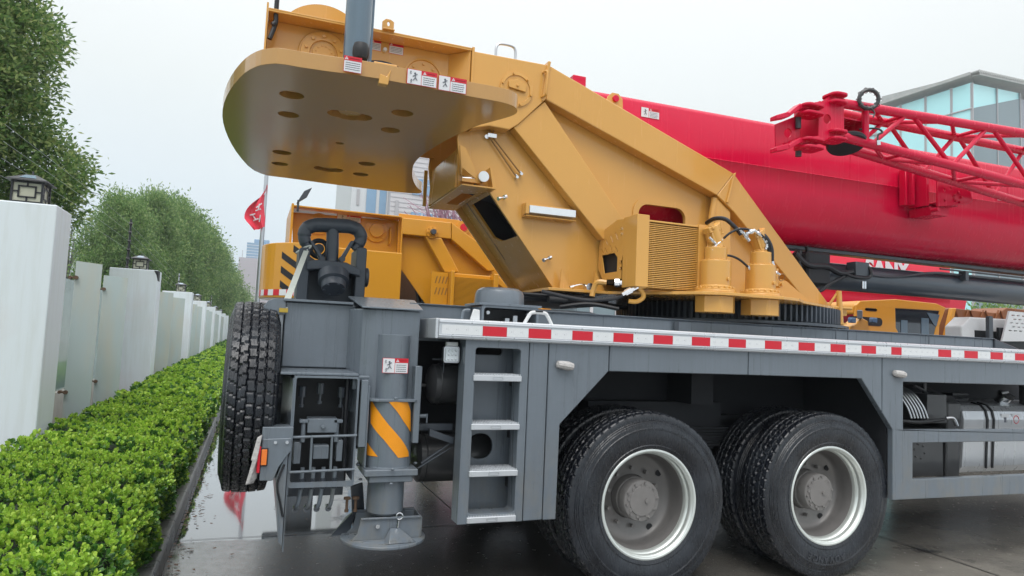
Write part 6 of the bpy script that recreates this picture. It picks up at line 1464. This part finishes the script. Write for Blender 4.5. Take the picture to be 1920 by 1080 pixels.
for i, (px, py, y, lb) in enumerate(specs):
    tp = W(px, py, y); x = tp.x; sz = tp.z / 6.75; s = (.85, .95, 1.1, 1.25, 1.35, 1.5, 1.6, 1.7)[i]
    t = thing('street_tree', lb, 'tree', (x, y, 0), 'trees behind the wall'); t.scale = (s, s, sz); t.rotation_euler = (0, 0, i * 1.3); ORG[t.name] = Vector((0, 0, 0))
    o = bpy.data.objects.new('crown', ma if i < 2 else mb_); COL.objects.link(o); o.parent = t
    if tmo is None: tmo = tm.build('trunk', M['bark'], t)
    else: q_ = tmo.copy(); COL.objects.link(q_); q_.parent = t
# bare winter tree far left, pink blossom tree by the offices
def bare(name, x, y, h, n, mat, seed, lb, spread=.35, cat='tree'):
    t = thing(name, lb, cat, (x, y, 0)); ORG[t.name] = Vector((0, 0, 0)); r = random.Random(seed); mb = MB(); mb.tube([(0, 0, 0), (0, 0, h * .45)], h * .02, 6, curve=False)
    for i in range(n):
        a = r.uniform(0, 6.28); z0_ = h * r.uniform(.25, .5); e = Vector((math.cos(a) * spread * h * r.uniform(.3, 1), math.sin(a) * spread * h * r.uniform(.3, 1), h * r.uniform(.6, 1)))
        p0 = Vector((0, 0, z0_)); m_ = p0.lerp(e, .5) + Vector((r.gauss(0, .1), r.gauss(0, .1), r.gauss(0, .1))) * h * .2; mb.tube([p0, m_, e], [h * .008, h * .005, h * .002], 4, n=3)
        for k in range(4): b0 = m_.lerp(e, r.random()); mb.tube([b0, b0 + Vector((r.gauss(0, .12), r.gauss(0, .12), r.uniform(.02, .2))) * h * .6], h * .002, 3, curve=False)
    mb.build('branches', mat, t)
M['pinktwig'] = plain('pinkish_twigs', (.35, .18, .24), .8, var=.4)
M['greytwig'] = plain('grey_twigs', (.2, .19, .2), .8, var=.3)
bare('bare_tree', -9, 40, 6.6, 40, M['greytwig'], 1, 'leafless grey tree far behind the stained glass panel')
bare('blossom_tree', 14.5, 52, 13.2, 150, M['pinktwig'], 2, 'pinkish leafless tree in front of the pale office block', .25)
# ================================================================== BUILDINGS
M['bpale'] = plain('pale_cladding', (.62, .60, .62), .7, var=.04, scale=.3); M['bpink'] = plain('pinkish_tile', (.48, .44, .48), .7, var=.05, scale=.3)
M['bglass'] = plain('blue_window_glass', (.22, .36, .52), .15, var=.25, scale=.25, coat=.5); M['bline'] = plain('facade_joint', (.46, .45, .47), .8)
M['bwhite'] = plain('white_render', (.66, .68, .70), .7, var=.05, scale=.4)
def boxp(mat, name, par, *b): mb = MB(); mb.box(*b); return mb.build(name, mat, par)
# tower on the left horizon
tw = thing('tower', 'distant pinkish high-rise with a blue glass top behind the flagpole', 'tower', (1, 200, 0))
boxp(M['bpink'], 'shaft', tw, -4.4, 7, 200, 215, 0, 21.2)
boxp(M['bglass'], 'glass_crown', tw, -2.6, 7, 201, 213, 21.21, 25.5); boxp(M['bglass'], 'glass_crown', tw, -.8, 3.2, 203, 211, 25.51, 26.8)
mb = MB()
for k in range(22): mb.box(-4.42, 7.02, 199.97, 199.99, k * .95 + .3, k * .95 + .52)
for k in range(11): mb.box(-4.2 + k, -4.1 + k, 199.95, 199.965, 0, 21.1)
mb.build('facade_lines', M['bline'], tw)
mb = MB()
for k in range(5): mb.box(-2.62, 7.02, 200.97, 200.99, 21.6 + k * .8, 21.75 + k * .8)
mb.build('crown_lines', M['bwhite'], tw)
mb = MB(); mb.cyl((-3.6, 203, 21), (-3.6, 203, 23.5), .08, seg=6); mb.build('antenna', M['bline'], tw)
ot = thing('far_block', 'low hazy grey block beside the pinkish tower', 'building', (3, 180, 0)); boxp(M['bpale'], 'block', ot, -2.6, 3, 230, 240, 0, 16)
far = thing('distant_tree', 'dark green tree far off at the foot of the pinkish tower', 'tree', (-2.4, 120, 0)); ORG[far.name] = Vector((0, 0, 0)); o = bpy.data.objects.new('crown', mb_); COL.objects.link(o); o.parent = far; far.scale = (.95, .95, .95)
# office block in the middle
ob = thing('office_block', 'pale pink office block with blue strip windows seen below the counterweight tray', 'office building', (14, 62, 0))
boxp(M['bpale'], 'wall', ob, 10.7, 27, 60, 75, 0, 18.5); boxp(M['bwhite'], 'side_wing', ob, 7.45, 10.69, 61, 74, 0, 18.2)
mb = MB(); mb.box(8.75, 9.6, 60.9, 60.98, 2, 18); mb.box(9.9, 10.5, 60.9, 60.98, 2, 18); mb.build('window_strip', M['bglass'], ob)
for k in range(5):
    for x0_, x1_w in ((12.6, 14.55), (14.75, 16.6), (18.4, 20.2), (20.4, 22.3)):
        z = 15.75 - k * 3.05; mb = MB(); mb.box(x0_, x1_w, 59.9, 59.98, z - 1.45, z); mb.m = 1; mb.box((x0_ + x1_w) / 2 - .04, (x0_ + x1_w) / 2 + .04, 59.86, 59.895, z - 1.45, z); mb.box(x0_, x1_w, 59.86, 59.895, z - .55, z - .5)
        mb.build('window', [M['bglass'], M['bwhite']], ob)
mb = MB()
for k in range(44): mb.box(10.7, 27, 59.97, 59.985, k * .42, k * .42 + .05)
for k in range(5): mb.box(7.9, 8.15, 60.93, 60.96, 4 + k * 3, 5.4 + k * 3); mb.box(11.15, 11.45, 59.93, 59.96, 3.2 + k * 3, 4.6 + k * 3)
mb.build('facade_lines', M['bline'], ob)
# glass pavilion at the upper right
gb = thing('glass_building', 'turquoise glass building with a low pitched roof at the upper right', 'building', (44, 34, 0))
M['turq'] = plain('turquoise_glass', (.48, .86, .90), .1, var=.06, scale=.2, coat=.3); M['greypanel'] = plain('grey_glass_panel', (.20, .26, .29), .2, var=.1, scale=.3); M['concrete2'] = plain('grey_render', (.34, .36, .40), .8, var=.06, scale=.5)
Y0g = 30
def g(x, y, Yp): p = W(x, y, Yp); return (p.x, Yp, p.z)
e0 = g(1660, 186, 24.5); 
cor = g(1821, 139, 30); lft = (g(1620, 196, 34)); rgt = g(1990, 172, 34)
cx_, cz_ = cor[0], cor[2]
pl = W(1640, 203, 30)
# two facades meeting at the corner: left one runs back to the left, right one back to the right
A_ = Vector((cx_, 30, 0)); B_ = Vector((W(1600, 205, 36).x, 36.0, 0)); C_ = Vector((W(2080, 210, 33).x, 33.0, 0))
zA, zB, zC = cz_, W(1600, 212, 36).z, W(2080, 196, 33).z
def facade(P, Q, zp, zq, mat, name, z0=0, off=0):
    d = (Q - P).normalized(); nrm = Vector((d.y, -d.x, 0)); 
    if nrm.y > 0: nrm = -nrm
    mb = MB(); p0, q0 = P + nrm * off, Q + nrm * off; p1, q1 = p0 - nrm * .3, q0 - nrm * .3
    mb.hexa([(p0.x, p0.y, z0), (q0.x, q0.y, z0), (q0.x, q0.y, zq), (p0.x, p0.y, zp)], [(p1.x, p1.y, z0), (q1.x, q1.y, z0), (q1.x, q1.y, zq), (p1.x, p1.y, zp)]); return mb.build(name, mat, gb)
facade(A_, B_, zA - .55, zB - .55, M['turq'], 'glass_front')
facade(A_, A_.lerp(C_, .30), zA - .6, zA - .6 + (zC - zA) * .30, M['turq'], 'glass_side')
facade(A_.lerp(C_, .301), C_, zA - 1.0 + (zC - zA) * .3, zC - 1.0, M['concrete2'], 'rear_wall')
# lower grey part of the side
zl = W(1821, 203, 30).z
mbz = A_.lerp(C_, .30); facade(A_ + Vector((0.02, 0, 0)), mbz, zl, zl + 1.9, M['greypanel'], 'lower_panel', 0, .06)
mb = MB()
for t_ in (.16, .37, .58, .80): p_ = A_.lerp(B_, t_); mb.box(p_.x - .025, p_.x + .025, p_.y - .1, p_.y + .1, 0, zA + (zB - zA) * t_ - .5)
for t_ in (0.0, .15, .30): p_ = A_.lerp(C_, t_); mb.box(p_.x - .03, p_.x + .03, p_.y - .12, p_.y + .1, 0, zA + (zC - zA) * t_ - .6)
for zz in (zl, zl - 4, zl - 8): mb.cyl((A_.x, A_.y - .08, zz), (B_.x, B_.y - .08, zz * .93 + .2), .05, seg=6)
mb.build('mullion', M['bline'], gb)
mb = MB(); ov = .5
def roofq(P, Q, zp, zq):
    d = (Q - P).normalized(); nrm = Vector((d.y, -d.x, 0)); 
    if nrm.y > 0: nrm = -nrm
    a, b = P + nrm * ov, Q + nrm * ov
    mb.hexa([(a.x, a.y, zp - .2), (b.x, b.y, zq - .2), (b.x, b.y, zq), (a.x, a.y, zp)], [(P.x - nrm.x * 6, P.y - nrm.y * 6, zp - .1), (Q.x - nrm.x * 6, Q.y - nrm.y * 6, zq - .1), (Q.x - nrm.x * 6, Q.y - nrm.y * 6, zq + .3), (P.x - nrm.x * 6, P.y - nrm.y * 6, zp + .3)])
roofq(A_, B_, zA, zB); roofq(A_, C_, zA, zC)
M['roof'] = plain('roof_sheet', (.42, .43, .42), .7, var=.2, scale=3); rf = mb.build('roof', M['roof'], gb)
mb = MB()
for k in range(70):
    t_ = k / 70; p_ = A_.lerp(C_, t_); mb.cyl((p_.x, p_.y - .55, zA + (zC - zA) * t_ + .02), (p_.x, p_.y + 3, zA + (zC - zA) * t_ + .12), .10, seg=8)
mb.build('roof_tiles', M['roof'], rf)
# low hazy workshop behind the red boom
wk = thing('workshop', 'pale grey-green workshop building far behind the red boom', 'building', (40, 45, 0))
boxp(M['greypanel'], 'lower_wall', wk, 22, 90, 45, 60, 0, 6.0); boxp(M['bpale'], 'upper_wall', wk, 20, 90, 44.9, 60, 6.01, 7.3)
mb = MB()
for k in range(26): mb.box(23 + k * 2.1, 23.25 + k * 2.1, 44.9, 44.98, 0, 6)
mb.build('pilaster', M['bpale'], wk)
# small bright shrub beyond the brown machine
sh = thing('distant_tree', 'yellow-green bush showing above the brown machine at the right edge', 'bush', (31, 22, 0)); ORG[sh.name] = Vector((0, 0, 0))
o = bpy.data.objects.new('crown', crown_mesh('crown', [(0, 0, 2.3, 1.6, 1.2, 1.35)], 3000, .2, M['tleaf2'], 3)); COL.objects.link(o); o.parent = sh
mb = MB(); mb.cyl((0, 0, 0), (0, 0, 2), .1, seg=8); mb.build('trunk', M['bark'], sh); sh.location = (W(1885, 560, 16).x, 16, 0)
# ================================================================== FLAG
FY = 50.0; FS = FY / 18
fl = thing('flagpole', 'tall steel flagpole rising behind the second crane', 'flagpole', (W(481, 600, FY).x, FY, 0))
px_ = W(483, 560, FY).x; zt = 7.4 * FS
mb = MB(); mb.cyl((px_, FY, 0), (px_, FY, zt), .17, .11, 14); mb.build('pole', M['steel'], fl)
fg = MB(); top = W(493, 345, FY).z; n = 14; bot = W(480, 425, FY).z
vs = []; fs = []
for j in range(n + 1):
    v = j / n; z = top + (bot - top) * v
    wl = .06 * FS + .42 * FS * math.sin(min(1, v * 1.25) * PI * .62) * (1 - .55 * max(0, v - .75) * 4)
    for i in range(9):
        u = i / 8; vs.append((px_ + .12 - wl * u, FY - .25 + .25 * math.sin(u * 9 + v * 3) - .15 * u, z - .16 * FS * u * (1 - v) - .12 * FS * u))
for j in range(n):
    for i in range(8): fs.append((j * 9 + i, j * 9 + i + 1, (j + 1) * 9 + i + 1, (j + 1) * 9 + i))
fg.add(vs, fs, True); M['flag'] = plain('red_flag_cloth', (.85, .03, .07), .6, var=.1); fo = fg.build('flag', M['flag']); tag(fo, 'limp red flag with white marks hanging from the steel flagpole', 'flag')
mb = MB(); P_ = lambda i, j: Vector(vs[j * 9 + i]) + Vector((0, -.08, 0))
for a, b in (((2, 6), (4, 7)), ((3, 6), (3, 8)), ((2, 8), (4, 8)), ((4, 9), (6, 9)), ((5, 9), (4, 11)), ((2, 10), (3, 12)), ((3, 11), (5, 11)), ((1, 2), (2, 3))): mb.tube([P_(*a), P_(*b)], .05, 4, curve=False)
mb.build('white_marks', M['sticker'], fo)
# power lines at the left
for k, zz in enumerate((5.6, 6.0, 6.4, 7.0)):
    mb = MB(); mb.tube([(-14, 22, zz + 2.2), (-9, 34, zz + .9), (-4.5, 46, zz + 1.2)], .014, 4); w_ = mb.build('power_line', M['greytwig']); tag(w_, 'thin overhead power line crossing the sky between the near tree and the row of trees', 'power line', 'overhead power lines')

# ================================================================== LIGHT
w = bpy.data.worlds.new('World'); S.world = w; w.use_nodes = True; nt = w.node_tree; bg = nt.nodes['Background']
sky = nt.nodes.new('ShaderNodeTexSky'); sky.sky_type = 'NISHITA'; sky.sun_disc = False
EL, AZ = 58, 205      # high veiled sun behind the camera, a little to the left
sky.sun_elevation = R(EL); sky.sun_rotation = R(AZ); sky.air_density = 1.2; sky.dust_density = 4; sky.ozone_density = 1.5
tc = nt.nodes.new('ShaderNodeTexCoord'); sx = nt.nodes.new('ShaderNodeSeparateXYZ'); nt.links.new(tc.outputs['Generated'], sx.inputs[0])
# overcast: cloud deck brighter toward the zenith, mixed over the clear-sky model
cr = nt.nodes.new('ShaderNodeValToRGB'); nt.links.new(sx.outputs['Z'], cr.inputs['Fac']); e = cr.color_ramp.elements
e[0].position = 0; e[0].color = (6.6, 7.7, 8.6, 1); e[1].position = 1; e[1].color = (19, 19.6, 20, 1)
for p_, c_ in ((.12, (7.2, 8.2, 8.9, 1)), (.32, (8.3, 8.8, 8.8, 1)), (.5, (9.6, 9.8, 9.8, 1))): k = e.new(p_); k.color = c_
ns = nt.nodes.new('ShaderNodeTexNoise'); ns.inputs['Scale'].default_value = 1.6; ns.inputs['Detail'].default_value = 4; nt.links.new(tc.outputs['Generated'], ns.inputs['Vector'])
nr = nt.nodes.new('ShaderNodeMapRange'); nr.inputs[3].default_value = .93; nr.inputs[4].default_value = 1.06; nt.links.new(ns.outputs['Fac'], nr.inputs[0])
vm = nt.nodes.new('ShaderNodeVectorMath'); vm.operation = 'SCALE'; nt.links.new(cr.outputs['Color'], vm.inputs[0]); nt.links.new(nr.outputs[0], vm.inputs[3])
mx = nt.nodes.new('ShaderNodeMix'); mx.data_type = 'RGBA'; mx.inputs[0].default_value = .93; nt.links.new(sky.outputs[0], mx.inputs[6]); nt.links.new(vm.outputs[0], mx.inputs[7])
nt.links.new(mx.outputs[2], bg.inputs['Color']); bg.inputs['Strength'].default_value = .104
sl = bpy.data.lights.new('sun', 'SUN'); sl.energy = 1.3; sl.angle = R(35); sl.color = (1, .975, .94)
so = bpy.data.objects.new('sun', sl); COL.objects.link(so)
# nishita: sun_rotation measured from +Y toward +X
dirv = Vector((math.sin(R(AZ)) * math.cos(R(EL)), math.cos(R(AZ)) * math.cos(R(EL)), math.sin(R(EL))))
so.rotation_euler = dirv.to_track_quat('Z', 'Y').to_euler()
S.view_settings.view_transform = 'Standard'; S.view_settings.look = 'None'; S.view_settings.exposure = 0.15; S.view_settings.gamma = 1
S.render.resolution_x = 1024; S.render.resolution_y = 576
S.cycles.volume_bounces = 0; S.cycles.max_bounces = 6; S.cycles.diffuse_bounces = 2; S.cycles.glossy_bounces = 3; S.cycles.transmission_bounces = 4
# ================================================================== RAIN HAZE
hv = bpy.data.materials.new('rain_haze'); hv.use_nodes = True; nt = hv.node_tree; nt.nodes.clear()
out_ = nt.nodes.new('ShaderNodeOutputMaterial'); pv = nt.nodes.new('ShaderNodeVolumePrincipled'); pv.inputs['Color'].default_value = (.9, .95, 1, 1); pv.inputs['Density'].default_value = .0011; pv.inputs['Anisotropy'].default_value = .3
nt.links.new(pv.outputs[0], out_.inputs['Volume'])
mb = MB(); mb.box(-420, 520, -80, 720, -1, 40); hz = mb.build('haze', hv); tag(hz, kind='stuff')
